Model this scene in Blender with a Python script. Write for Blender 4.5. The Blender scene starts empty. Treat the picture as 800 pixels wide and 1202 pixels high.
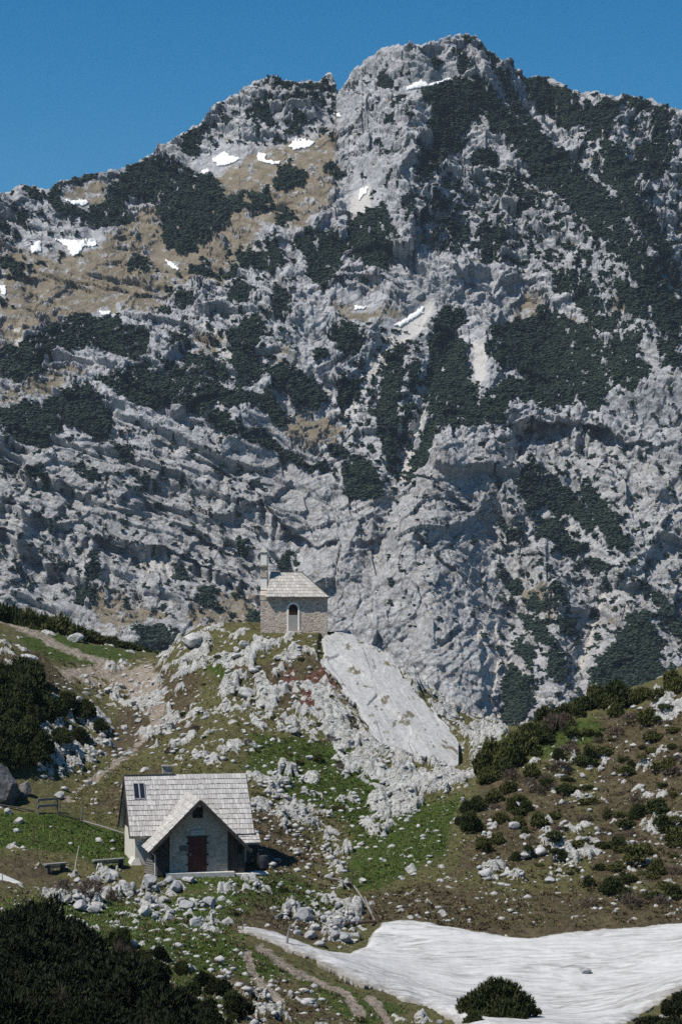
import bpy, bmesh, math, random
import numpy as np
from mathutils import Vector, Matrix
random.seed(7)
RNG = np.random.default_rng(11)
SC = bpy.context.scene
COL = SC.collection
F, CX, HY = 2600.0, 400.0, 690.0          # lens in photograph pixels, optical axis, eye level
f32 = np.float32

# ------------------------------------------------------------------ noise
def _hash(ix, iy, seed):
    h = (ix.astype(np.int64) * 374761393 + iy.astype(np.int64) * 668265263 + seed * 974634777)
    h = (h ^ (h >> 13)) * 1274126177
    h = h & 0x7fffffff
    return ((h ^ (h >> 16)) & 0xffff).astype(np.int32)
_TAB = np.random.default_rng(3).random((65536, 4)).astype(f32)
_ANG = _TAB[:, 0] * 2 * np.pi
_GX, _GY = np.cos(_ANG).astype(f32), np.sin(_ANG).astype(f32)
def perlin(x, y, seed=0):
    x = np.asarray(x, f32); y = np.asarray(y, f32)
    xf = np.floor(x); yf = np.floor(y)
    ix = xf.astype(np.int32); iy = yf.astype(np.int32)
    dx = x - xf; dy = y - yf
    u = dx*dx*dx*(dx*(dx*6-15)+10); v = dy*dy*dy*(dy*(dy*6-15)+10)
    def g(a, b):
        h = _hash(ix+a, iy+b, seed)
        return _GX[h]*(dx-a) + _GY[h]*(dy-b)
    n0 = g(0, 0); n0 += u*(g(1, 0)-n0)
    n1 = g(0, 1); n1 += u*(g(1, 1)-n1)
    return (n0 + v*(n1-n0))*1.5
def fbm(x, y, oct=4, seed=0, gain=.5, lac=2.03):
    s = 0; a = 1; t = 0
    for i in range(oct):
        s = s + a*perlin(x, y, seed+i*17); t += a
        a *= gain; x = x*lac+3.7; y = y*lac-1.3
    return s/t
def ridged(x, y, oct=4, seed=0, gain=.5):
    s = 0; a = 1; t = 0
    for i in range(oct):
        s = s + a*(1-np.abs(perlin(x, y, seed+i*17))*1.6); t += a
        a *= gain; x = x*2.07+5.1; y = y*2.07-2.2
    return s/t
def cells(x, y, seed=0, jit=.9):
    """nearest cell centre: distance, second distance, vector, four random numbers of that cell"""
    x = np.asarray(x, f32); y = np.asarray(y, f32)
    ix = np.floor(x).astype(np.int32); iy = np.floor(y).astype(np.int32)
    d1 = np.full(x.shape, 1e9, f32); d2 = d1.copy(); vx = np.zeros_like(d1); vy = np.zeros_like(d1); hid = np.zeros(x.shape, np.int32)
    for a in (-1, 0, 1):
        for b in (-1, 0, 1):
            h = _hash(ix+a, iy+b, seed)
            px = x-(ix+a+.5+jit*(_TAB[h, 1]-.5)); py = y-(iy+b+.5+jit*(_TAB[h, 2]-.5))
            d = px*px+py*py
            m = d < d1
            d2 = np.where(m, d1, np.minimum(d2, d))
            d1 = np.where(m, d, d1); vx = np.where(m, px, vx); vy = np.where(m, py, vy); hid = np.where(m, h, hid)
    return np.sqrt(d1), np.sqrt(d2), vx, vy, hid
def facet(x, y, seed=0, tilt=1.0, off=.6):
    d1, d2, vx, vy, h = cells(x, y, seed)
    r = _TAB[(h*7+13) & 65535]
    return tilt*((r[..., 0]-.5)*2*vx + (r[..., 1]-.5)*2*vy) + off*(r[..., 2]-.5)
def sstep(a, b, x):
    t = np.clip((x-a)/(b-a), 0, 1); return t*t*(3-2*t)
def polysd(px, py, poly):
    """signed distance to a polygon, positive inside"""
    px = px.astype(f32); py = py.astype(f32)
    d = np.full(px.shape, 1e9, f32); ins = np.zeros(px.shape, bool); n = len(poly)
    for i in range(n):
        x0, y0 = poly[i]; x1, y1 = poly[(i+1) % n]
        ex, ey = x1-x0, y1-y0
        t = np.clip(((px-x0)*ex+(py-y0)*ey)/max(ex*ex+ey*ey, 1e-6), 0, 1)
        d = np.minimum(d, (px-x0-t*ex)**2+(py-y0-t*ey)**2)
        if y0 != y1:
            ins ^= ((py < y0) != (py < y1)) & (px < (x1-x0)*(py-y0)/(y1-y0)+x0)
    d = np.sqrt(d)
    return np.where(ins, d, -d)
def polymax(px, py, polys, pad=30):
    """largest signed distance over many polygons, each worked out only near its own box"""
    out = np.full(px.shape, -float(pad), f32)
    for p in polys:
        a = np.array(p, float)
        m = (px > a[:, 0].min()-pad) & (px < a[:, 0].max()+pad) & (py > a[:, 1].min()-pad) & (py < a[:, 1].max()+pad)
        if m.any(): out[m] = np.maximum(out[m], polysd(px[m], py[m], p))
    return out
def linedist(px, py, pts):
    """distance to an open polyline, and which side (positive below it in the photo)"""
    d = np.full(px.shape, 1e9, f32)
    for (x0, y0), (x1, y1) in zip(pts[:-1], pts[1:]):
        ex, ey = x1-x0, y1-y0
        t = np.clip(((px-x0)*ex+(py-y0)*ey)/(ex*ex+ey*ey), 0, 1)
        d = np.minimum(d, (px-x0-t*ex)**2+(py-y0-t*ey)**2)
    xs = [p[0] for p in pts]; ys = [p[1] for p in pts]
    return np.sqrt(d), py-np.interp(px, xs, ys).astype(f32)

# ------------------------------------------------------------------ objects
def tag(o, label=None, cat=None, group=None, kind=None):
    if label: o['label'] = label
    if cat: o['category'] = cat
    if group: o['group'] = group
    if kind: o['kind'] = kind
    return o
def link(o, parent=None):
    COL.objects.link(o)
    if parent is not None: o.parent = parent
    return o
def empty(name, loc, rz=0.0):
    o = bpy.data.objects.new(name, None); o.location = loc; o.rotation_euler = (0, 0, rz); o.empty_display_size = .3
    return link(o)
def mesh_from(name, co, faces, mat, parent=None, smooth=False, attrs=None):
    """co (n,3); faces (m,3) or (m,4) array"""
    me = bpy.data.meshes.new(name)
    co = np.ascontiguousarray(co, f32); faces = np.ascontiguousarray(faces, np.int32)
    m, k = faces.shape
    me.vertices.add(len(co)); me.vertices.foreach_set('co', co.ravel())
    me.loops.add(m*k); me.loops.foreach_set('vertex_index', faces.ravel())
    me.polygons.add(m); me.polygons.foreach_set('loop_start', np.arange(0, m*k, k, dtype=np.int32))
    me.polygons.foreach_set('loop_total', np.full(m, k, np.int32))
    me.update(calc_edges=True)
    for an, av in (attrs or {}).items():
        a = me.attributes.new(an, 'FLOAT_COLOR', 'POINT')
        buf = np.ones((len(co), 4), f32); buf[:, :av.shape[1]] = av
        a.data.foreach_set('color', buf.ravel())
    if smooth: me.polygons.foreach_set('use_smooth', np.ones(m, bool))
    if mat: me.materials.append(mat)
    return link(bpy.data.objects.new(name, me), parent)
class MB:
    """collects boxes, bars and sheets for ONE mesh object"""
    def __init__(s): s.bm = bmesh.new()
    def poly(s, pts):
        vs = [s.bm.verts.new(p) for p in pts]
        return s.bm.faces.new(vs)
    def hull8(s, c):
        v = [s.bm.verts.new(p) for p in c]
        for q in ((0, 3, 2, 1), (4, 5, 6, 7), (0, 1, 5, 4), (1, 2, 6, 5), (2, 3, 7, 6), (3, 0, 4, 7)):
            s.bm.faces.new([v[i] for i in q])
    def box(s, x0, x1, y0, y1, z0, z1):
        s.hull8([(x0, y0, z0), (x1, y0, z0), (x1, y1, z0), (x0, y1, z0), (x0, y0, z1), (x1, y0, z1), (x1, y1, z1), (x0, y1, z1)]); return s
    def bar(s, p, q, w, h=None, up=(0, 0, 1)):
        p, q = Vector(p), Vector(q); d = (q-p).normalized(); u = Vector(up)
        if abs(d.dot(u)) > .95: u = Vector((0, 1, 0))
        sx = d.cross(u).normalized()*w/2; sz = sx.cross(d).normalized()*(h or w)/2
        s.hull8([p-sx-sz, p+sx-sz, p+sx+sz, p-sx+sz, q-sx-sz, q+sx-sz, q+sx+sz, q-sx+sz]); return s
    def tube(s, pts, r, n=8, jit=0):
        rings = []
        for i, p in enumerate(pts):
            p = Vector(p); a = Vector(pts[max(i-1, 0)]); b = Vector(pts[min(i+1, len(pts)-1)]); d = (b-a).normalized()
            u = d.cross(Vector((0, 0, 1)) if abs(d.z) < .9 else Vector((1, 0, 0))).normalized(); v = d.cross(u)
            rr = r[i] if hasattr(r, '__len__') else r
            rings.append([s.bm.verts.new(p+(u*math.cos(t)+v*math.sin(t))*rr*(1+random.uniform(-jit, jit))) for t in [k*2*math.pi/n for k in range(n)]])
        for A, B in zip(rings[:-1], rings[1:]):
            for k in range(n): s.bm.faces.new([A[k], A[(k+1) % n], B[(k+1) % n], B[k]])
        s.bm.faces.new(rings[0][::-1]); s.bm.faces.new(rings[-1]); return s
    def prism(s, pts, d):
        """closed outline pts swept by the vector d"""
        d = Vector(d); n = len(pts)
        A = [s.bm.verts.new(p) for p in pts]; B = [s.bm.verts.new(Vector(p)+d) for p in pts]
        s.bm.faces.new(A); s.bm.faces.new(B[::-1])
        for i in range(n): s.bm.faces.new([A[(i+1) % n], A[i], B[i], B[(i+1) % n]])
        return s
    def build(s, name, mat, parent=None, bevel=0):
        bmesh.ops.recalc_face_normals(s.bm, faces=s.bm.faces[:])
        if bevel: bmesh.ops.bevel(s.bm, geom=s.bm.edges[:], offset=bevel, segments=1, affect='EDGES')
        me = bpy.data.meshes.new(name); s.bm.to_mesh(me); s.bm.free()
        me.materials.append(mat)
        return link(bpy.data.objects.new(name, me), parent)

# ------------------------------------------------------------------ materials
class NT:
    def __init__(s, name):
        s.m = bpy.data.materials.new(name); s.m.use_nodes = True; s.t = s.m.node_tree; s.n = s.t.nodes; s.L = s.t.links
        s.b = s.n['Principled BSDF']; s.b.inputs['Roughness'].default_value = .9
        s.b.inputs['Specular IOR Level'].default_value = .15
    def new(s, t, **kw):
        n = s.n.new(t)
        for k, v in kw.items(): setattr(n, k, v)
        return n
    def put(s, sock, v):
        if hasattr(v, 'links') or hasattr(v, 'is_output'): s.L.new(v, sock)
        else: sock.default_value = v
    def pos(s, scale=(1, 1, 1), rot=(0, 0, 0), obj=False):
        if obj: src = s.new('ShaderNodeTexCoord').outputs['Object']
        else: src = s.new('ShaderNodeNewGeometry').outputs['Position']
        mp = s.new('ShaderNodeMapping'); s.L.new(src, mp.inputs['Vector'])
        mp.inputs['Scale'].default_value = scale; mp.inputs['Rotation'].default_value = rot
        return mp.outputs[0]
    def noise(s, scale, vec=None, detail=5, rough=.55, dist=0):
        n = s.new('ShaderNodeTexNoise'); n.inputs['Scale'].default_value = scale; n.inputs['Detail'].default_value = detail
        n.inputs['Roughness'].default_value = rough; n.inputs['Distortion'].default_value = dist
        if vec is not None: s.L.new(vec, n.inputs['Vector'])
        return n.outputs['Fac']
    def voro(s, scale, vec=None, feature='F1', out='Distance'):
        n = s.new('ShaderNodeTexVoronoi', feature=feature); n.inputs['Scale'].default_value = scale
        if vec is not None: s.L.new(vec, n.inputs['Vector'])
        return n.outputs[out]
    def ramp(s, fac, stops, interp='LINEAR'):
        r = s.new('ShaderNodeValToRGB'); s.L.new(fac, r.inputs[0]); r.color_ramp.interpolation = interp
        e = r.color_ramp.elements
        while len(e) < len(stops): e.new(.5)
        for q, (p, c) in zip(e, stops):
            q.position = p; q.color = (c, c, c, 1) if not hasattr(c, '__len__') else (*c[:3], 1)
        return r.outputs[0]
    def mix(s, fac, a, b, mode='MIX'):
        n = s.new('ShaderNodeMix', data_type='RGBA', blend_type=mode)
        s.put(n.inputs[0], fac)
        for k, v in ((6, a), (7, b)):
            if isinstance(v, tuple): n.inputs[k].default_value = (*v[:3], 1)
            else: s.L.new(v, n.inputs[k])
        return n.outputs[2]
    def math(s, op, a, b=0.0, clamp=False):
        n = s.new('ShaderNodeMath', operation=op, use_clamp=clamp); s.put(n.inputs[0], a); s.put(n.inputs[1], b); return n.outputs[0]
    def attr(s, name):
        a = s.new('ShaderNodeAttribute', attribute_name=name); sp = s.new('ShaderNodeSeparateColor'); s.L.new(a.outputs['Color'], sp.inputs[0])
        return sp.outputs[0], sp.outputs[1], sp.outputs[2]
    def bump(s, h, strength=.5, dist=.1):
        b = s.new('ShaderNodeBump'); b.inputs['Strength'].default_value = strength; b.inputs['Distance'].default_value = dist
        s.L.new(h, b.inputs['Height']); s.L.new(b.outputs[0], s.b.inputs['Normal'])
    def done(s, col):
        s.put(s.b.inputs['Base Color'], (*col, 1) if isinstance(col, tuple) else col); return s.m

def rock_color(t, vec, scale, lo=(.30, .30, .31), hi=(.56, .56, .565), warm=(.42, .38, .32)):
    """pale limestone: light weathering, grey lichen stains, a little ochre"""
    a = t.ramp(t.noise(scale, vec, 8, .65), [(.30, lo), (.52, tuple((p+q)/2*1.05 for p, q in zip(lo, hi))), (.72, hi)])
    o = t.ramp(t.noise(scale*.35, vec, 4), [(.55, 0), (.75, .55)])
    return t.mix(o, a, warm)

def mat_mountain():
    t = NT('far_rock'); v = t.pos()
    pine, grass, scree = t.attr('cover')
    rk = rock_color(t, v, .22, (.225, .235, .26), (.50, .51, .525), (.34, .325, .30))
    rk = t.mix(t.ramp(t.noise(.03, v, 4), [(.35, .35), (.65, 0)]), rk, (.25, .25, .26))
    def joints(scale, rot, sq, wdt, k):
        nonlocal rk
        vr = t.pos((1, 1, 1), rot); w = t.new('ShaderNodeVectorMath', operation='MULTIPLY_ADD'); cn = t.new('ShaderNodeTexNoise'); cn.inputs['Scale'].default_value = scale*1.3; cn.inputs['Detail'].default_value = 5; t.L.new(vr, cn.inputs['Vector'])
        t.L.new(cn.outputs['Color'], w.inputs[0]); w.inputs[1].default_value = (.9/scale,)*3; t.L.new(vr, w.inputs[2])
        mp = t.new('ShaderNodeMapping'); mp.inputs['Scale'].default_value = sq; t.L.new(w.outputs[0], mp.inputs['Vector'])
        m = t.math('MULTIPLY', t.ramp(t.voro(scale, mp.outputs[0], 'DISTANCE_TO_EDGE'), [(0, 1), (wdt, 0)]), t.ramp(t.noise(.05, v, 4), [(.4, .25), (.6, 1)]))
        rk = t.mix(t.math('MULTIPLY', m, k), rk, (.055, .058, .07))
    joints(.075, (0, math.radians(27), 0), (.35, .6, 1.1), .05, .85)
    joints(.20, (0, math.radians(27), 0), (.5, .8, 1.2), .07, .6)
    sc = t.mix(t.noise(.4, v, 6), (.36, .35, .335), (.52, .51, .50))
    gr = t.mix(t.ramp(t.noise(.12, v, 6), [(.3, 0), (.7, 1)]), (.13, .112, .08), (.235, .20, .148))
    gr = t.mix(t.ramp(t.noise(.6, v, 4), [(.55, 0), (.7, .6)]), gr, (.12, .11, .07))
    pn = t.mix(t.noise(.25, v, 5), (.011, .022, .015), (.026, .041, .026))
    wob = t.math('MULTIPLY', t.math('SUBTRACT', t.noise(.5, v, 5, .7), .5), .9)
    c = t.mix(t.ramp(t.math('ADD', scree, t.math('MULTIPLY', wob, .7)), [(.35, 0), (.65, 1)]), rk, sc)
    c = t.mix(t.ramp(t.math('ADD', grass, wob), [(.38, 0), (.62, 1)]), c, gr)
    c = t.mix(t.ramp(t.math('ADD', pine, t.math('MULTIPLY', wob, .5)), [(.42, 0), (.58, 1)]), c, pn)
    t.bump(t.noise(.7, v, 8, .7), .9, 1.2)
    return t.done(c)

def mat_ground():
    t = NT('alpine_ground'); v = t.pos()
    rock, green, brown = t.attr('cover')
    gravel, red, dry = t.attr('cover2')
    n1 = t.noise(.9, v, 6, .62); n2 = t.noise(4.0, v, 6, .65); n3 = t.noise(14, v, 3, .6)
    wob = t.math('MULTIPLY', t.math('SUBTRACT', t.noise(2.2, v, 6, .7), .5), .9)
    gg = t.mix(t.ramp(n2, [(.3, 0), (.7, 1)]), (.026, .046, .008), (.082, .122, .026))
    dr = t.mix(t.ramp(n2, [(.3, 0), (.7, 1)]), (.070, .070, .026), (.155, .146, .066))
    br = t.mix(t.ramp(n2, [(.3, 0), (.7, 1)]), (.055, .043, .024), (.125, .100, .060))
    br = t.mix(t.ramp(n1, [(.5, 0), (.68, .7)]), br, (.17, .14, .085))
    c = t.mix(t.ramp(t.math('ADD', green, wob), [(.35, 0), (.65, 1)]), dr, gg)
    c = t.mix(t.ramp(t.math('ADD', brown, wob), [(.35, 0), (.65, 1)]), c, br)
    c = t.mix(t.ramp(n3, [(.52, 0), (.70, .7)]), c, (.030, .029, .013))
    c = t.mix(t.ramp(t.noise(1.7, v, 7, .72), [(.54, 0), (.66, .6)]), c, (.075, .058, .034))
    c = t.mix(t.ramp(t.math('ADD', red, wob), [(.4, 0), (.6, 1)]), c, t.mix(n2, (.075, .032, .024), (.17, .085, .065)))
    pale = t.mix(t.ramp(t.noise(5, v, 7, .7), [(.35, 0), (.7, 1)]), (.16, .125, .095), (.44, .39, .33))
    c = t.mix(t.ramp(t.math('ADD', gravel, wob), [(.38, 0), (.62, 1)]), c, pale)
    rk = rock_color(t, v, 1.6, (.31, .31, .305), (.62, .62, .60), (.44, .41, .35))
    rk = t.mix(t.ramp(t.noise(5, v, 7, .75), [(.52, 0), (.68, .65)]), rk, (.135, .135, .13))
    wv = t.new('ShaderNodeVectorMath', operation='ADD'); t.L.new(v, wv.inputs[0]); cn = t.new('ShaderNodeTexNoise'); cn.inputs['Scale'].default_value = 2.5; t.L.new(v, cn.inputs['Vector']); t.L.new(cn.outputs['Color'], wv.inputs[1])
    rk = t.mix(t.ramp(t.voro(1.6, wv.outputs[0], 'DISTANCE_TO_EDGE'), [(.0, .8), (.05, 0)]), rk, (.07, .068, .055))
    c = t.mix(t.ramp(t.math('ADD', rock, t.math('MULTIPLY', wob, .35)), [(.42, 0), (.55, 1)]), c, rk)
    t.bump(t.math('ADD', t.noise(5, v, 8, .7), t.math('MULTIPLY', n3, .8)), .9, .2)
    return t.done(c)

def mat_rock(name='limestone', lo=(.30, .30, .305), hi=(.60, .60, .60), scale=2.2):
    t = NT(name); v = t.pos()
    c = rock_color(t, v, scale, lo, hi, (.44, .41, .35))
    g = t.ramp(t.noise(scale*3, v, 5), [(.60, 0), (.74, .6)])
    c = t.mix(g, c, (.16, .16, .155))
    t.bump(t.noise(scale*4, v, 8, .7), .8, .06)
    return t.done(c)
def mat_slab():
    t = NT('slab_limestone'); v = t.pos(); vs = t.pos((1, .6, .8), (0, 0, .5))
    c = t.mix(t.ramp(t.noise(.5, v, 8, .62), [(.3, 0), (.7, 1)]), (.36, .36, .36), (.47, .47, .465))
    c = t.mix(t.ramp(t.noise(3.5, v, 6, .7), [(.45, 0), (.75, .8)]), c, (.22, .22, .22))
    c = t.mix(t.ramp(t.noise(1.3, vs, 7, .6), [(.58, 0), (.63, .9)]), c, (.12, .105, .065))
    t.bump(t.noise(3, v, 8, .7), .7, .08)
    return t.done(c)
def mat_snow(name='old_snow', dirt=.6, white=(.52, .525, .53), grey=(.20, .195, .185)):
    t = NT(name); v = t.pos(); vs = t.pos((.30, 1.0, 1), (0, 0, .18))
    st = t.ramp(t.noise(1.1, vs, 10, .75, 1.6), [(.42, 0), (.64, 1)])
    st = t.math('MULTIPLY', st, t.ramp(t.noise(.16, v, 5), [(.35, .35), (.55, 1)]))
    st = t.math('MAXIMUM', st, t.ramp(t.noise(.5, v, 8, .7), [(.56, 0), (.74, .7)]))
    c = t.mix(t.math('MULTIPLY', st, dirt), white, grey)
    c = t.mix(t.ramp(t.noise(9, v, 4, .7), [(.66, 0), (.76, .55*dirt/.6)]), c, (.25, .23, .20))
    e = t.attr('rim')[0]
    c = t.mix(t.ramp(t.math('ADD', e, t.math('MULTIPLY', t.math('SUBTRACT', t.noise(1.6, v, 7, .7), .5), 1.2)), [(.55, 0), (1.0, .75)]), c, (.17, .15, .12))
    h = t.noise(1.8, v, 8, .7)
    t.bump(h, .45, .12); t.b.inputs['Roughness'].default_value = .8
    return t.done(c)
def mat_pine(name, a, b, scale=3.0, vary=.45):
    t = NT(name); v = t.pos()
    c = t.mix(t.ramp(t.noise(scale, v, 4), [(.3, 0), (.7, 1)]), a, b)
    g = t.new('ShaderNodeNewGeometry').outputs['Random Per Island']
    c = t.mix(t.math('MULTIPLY', g, vary), c, tuple(x*1.9 for x in b))
    t.b.inputs['Roughness'].default_value = .7
    return t.done(c)
def mat_wood(name, a, b, rot=(0, 0, 0), sc=(14, 14, 1.2)):
    t = NT(name); v = t.pos(sc, rot, True)
    c = t.mix(t.ramp(t.noise(1.0, v, 7, .65), [(.3, 0), (.7, 1)]), a, b)
    c = t.mix(t.ramp(t.noise(2.1, t.pos((1, 1, 1), obj=True), 4), [(.5, 0), (.8, .5)]), c, tuple(x*.55 for x in a))
    t.bump(t.noise(1.0, v, 7, .65), .5, .02)
    return t.done(c)
def mat_shingle(name, a, b, gap):
    """weathered wooden shingles; every shingle is an island of the roof mesh with its own tone"""
    t = NT(name); v = t.pos((1, 1, 1), obj=True)
    g = t.new('ShaderNodeNewGeometry').outputs['Random Per Island']
    c = t.mix(g, a, b)
    st = t.noise(1, t.pos((17, 2.2, 2.2), obj=True), 6, .75)
    c = t.mix(t.ramp(st, [(.35, .8), (.58, 0)]), c, gap)
    c = t.mix(t.ramp(t.noise(.8, v, 5), [(.55, 0), (.8, .5)]), c, (.33, .29, .23))
    t.bump(st, .5, .02)
    return t.done(c)
def mat_masonry(name, stone_a, stone_b, mortar, scale, plaster=0.0, squash=1.6):
    t = NT(name); v = t.pos((1, 1, squash), obj=True)
    e = t.voro(scale, v, 'DISTANCE_TO_EDGE'); cc = t.voro(scale, v, 'F1', 'Color')
    sp = t.new('ShaderNodeSeparateColor'); t.L.new(cc, sp.inputs[0])
    st = t.mix(sp.outputs[0], stone_a, stone_b)
    st = t.mix(t.ramp(sp.outputs[1], [(.70, 0), (.85, .75)]), st, tuple(x*.5 for x in stone_a))
    st = t.mix(t.math('MULTIPLY', t.noise(9, v, 6, .7), .5), st, mortar)
    pl = t.math('MULTIPLY', t.ramp(t.noise(1.3, v, 6, .6), [(.30, 0), (.60, 1)]), plaster)
    k = t.math('MULTIPLY', t.ramp(e, [(.03, 0), (.09, 1)]), t.math('SUBTRACT', 1.0, pl))
    c = t.mix(k, mortar, st)
    c = t.mix(t.ramp(t.noise(2.5, v, 6), [(.5, 0), (.8, .4)]), c, tuple(x*.7 for x in mortar))
    t.bump(t.math('ADD', t.ramp(e, [(0, 0), (.14, 1)]), t.noise(12, v, 5)), .8, .04)
    return t.done(c)
def mat_plain(name, a, b, scale=4.0, rough=.85, bump=.25):
    t = NT(name); v = t.pos((1, 1, 1), obj=True)
    c = t.mix(t.ramp(t.noise(scale, v, 7, .65), [(.3, 0), (.7, 1)]), a, b)
    if bump: t.bump(t.noise(scale*4, v, 6, .7), bump, .02)
    t.b.inputs['Roughness'].default_value = rough
    return t.done(c)

# ------------------------------------------------------------------ camera, light, air
cam = bpy.data.cameras.new('camera'); cam_o = link(bpy.data.objects.new('camera', cam))
cam.sensor_fit = 'VERTICAL'; cam.sensor_height = 36; cam.lens = F/1202*36; cam.shift_y = (HY-601)/1202
cam_o.rotation_euler = (math.radians(90), 0, 0); cam.clip_end = 30000; cam.clip_start = .5
SC.camera = cam_o
AZ, EL = math.radians(61), math.radians(56)
S = Vector((-math.sin(AZ)*math.cos(EL), -math.cos(AZ)*math.cos(EL), math.sin(EL)))
sun = bpy.data.lights.new('sun', 'SUN'); sun.energy = 5.0; sun.angle = math.radians(.53); sun.color = (1, .935, .84)
sun_o = link(bpy.data.objects.new('sun', sun)); sun_o.rotation_euler = S.to_track_quat('Z', 'Y').to_euler()
W = bpy.data.worlds.new('World'); SC.world = W; W.use_nodes = True
wn = W.node_tree.nodes; sk = wn.new('ShaderNodeTexSky'); sk.sky_type = 'NISHITA'; sk.sun_disc = False
sk.sun_elevation = EL; sk.sun_rotation = math.atan2(S.x, S.y); sk.altitude = 1500; sk.air_density = 1.0; sk.dust_density = 0; sk.ozone_density = 3.0
hs = wn.new('ShaderNodeHueSaturation'); hs.inputs['Saturation'].default_value = 1.46; hs.inputs['Hue'].default_value = .491; W.node_tree.links.new(sk.outputs[0], hs.inputs['Color']); W.node_tree.links.new(hs.outputs[0], wn['Background'].inputs[0]); wn['Background'].inputs[1].default_value = .08
SC.view_settings.view_transform = 'Standard'; SC.view_settings.look = 'None'; SC.view_settings.gamma = 1; SC.view_settings.exposure = .2
SC.render.engine = 'CYCLES'
SC.cycles.max_bounces = 4; SC.cycles.diffuse_bounces = 3; SC.cycles.volume_bounces = 0; SC.cycles.use_denoising = False; SC.cycles.denoiser = 'OPENIMAGEDENOISE'; SC.cycles.denoising_input_passes = 'RGB_ALBEDO_NORMAL'
SC.cycles.use_adaptive_sampling = True; SC.cycles.adaptive_threshold = .01
# ================================================================== THE MOUNTAIN
SKY = [(-260, 330), (-100, 262), (0, 226), (12, 224), (25, 217), (45, 219), (60, 220), (75, 211), (100, 205), (115, 202), (140, 198), (165, 187), (182, 178), (200, 168),
       (218, 155), (235, 145), (248, 129), (258, 120), (270, 114), (285, 106), (293, 100), (300, 95), (315, 92), (330, 95), (345, 97), (372, 96), (380, 91), (388, 87), (393, 93), (395, 106), (399, 104),
       (406, 95), (410, 89), (418, 80), (424, 75), (432, 68), (440, 63), (448, 56), (456, 53), (470, 54), (478, 54), (492, 51), (508, 49), (518, 45), (528, 42), (540, 39), (552, 40), (558, 42),
       (564, 50), (572, 58), (585, 68), (600, 78), (610, 86), (618, 91), (630, 88), (642, 90), (655, 96), (668, 105), (676, 109), (690, 107), (704, 109), (722, 114), (730, 110), (742, 112), (752, 116), (765, 117), (780, 124), (800, 131), (880, 160), (1060, 235)]
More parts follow.
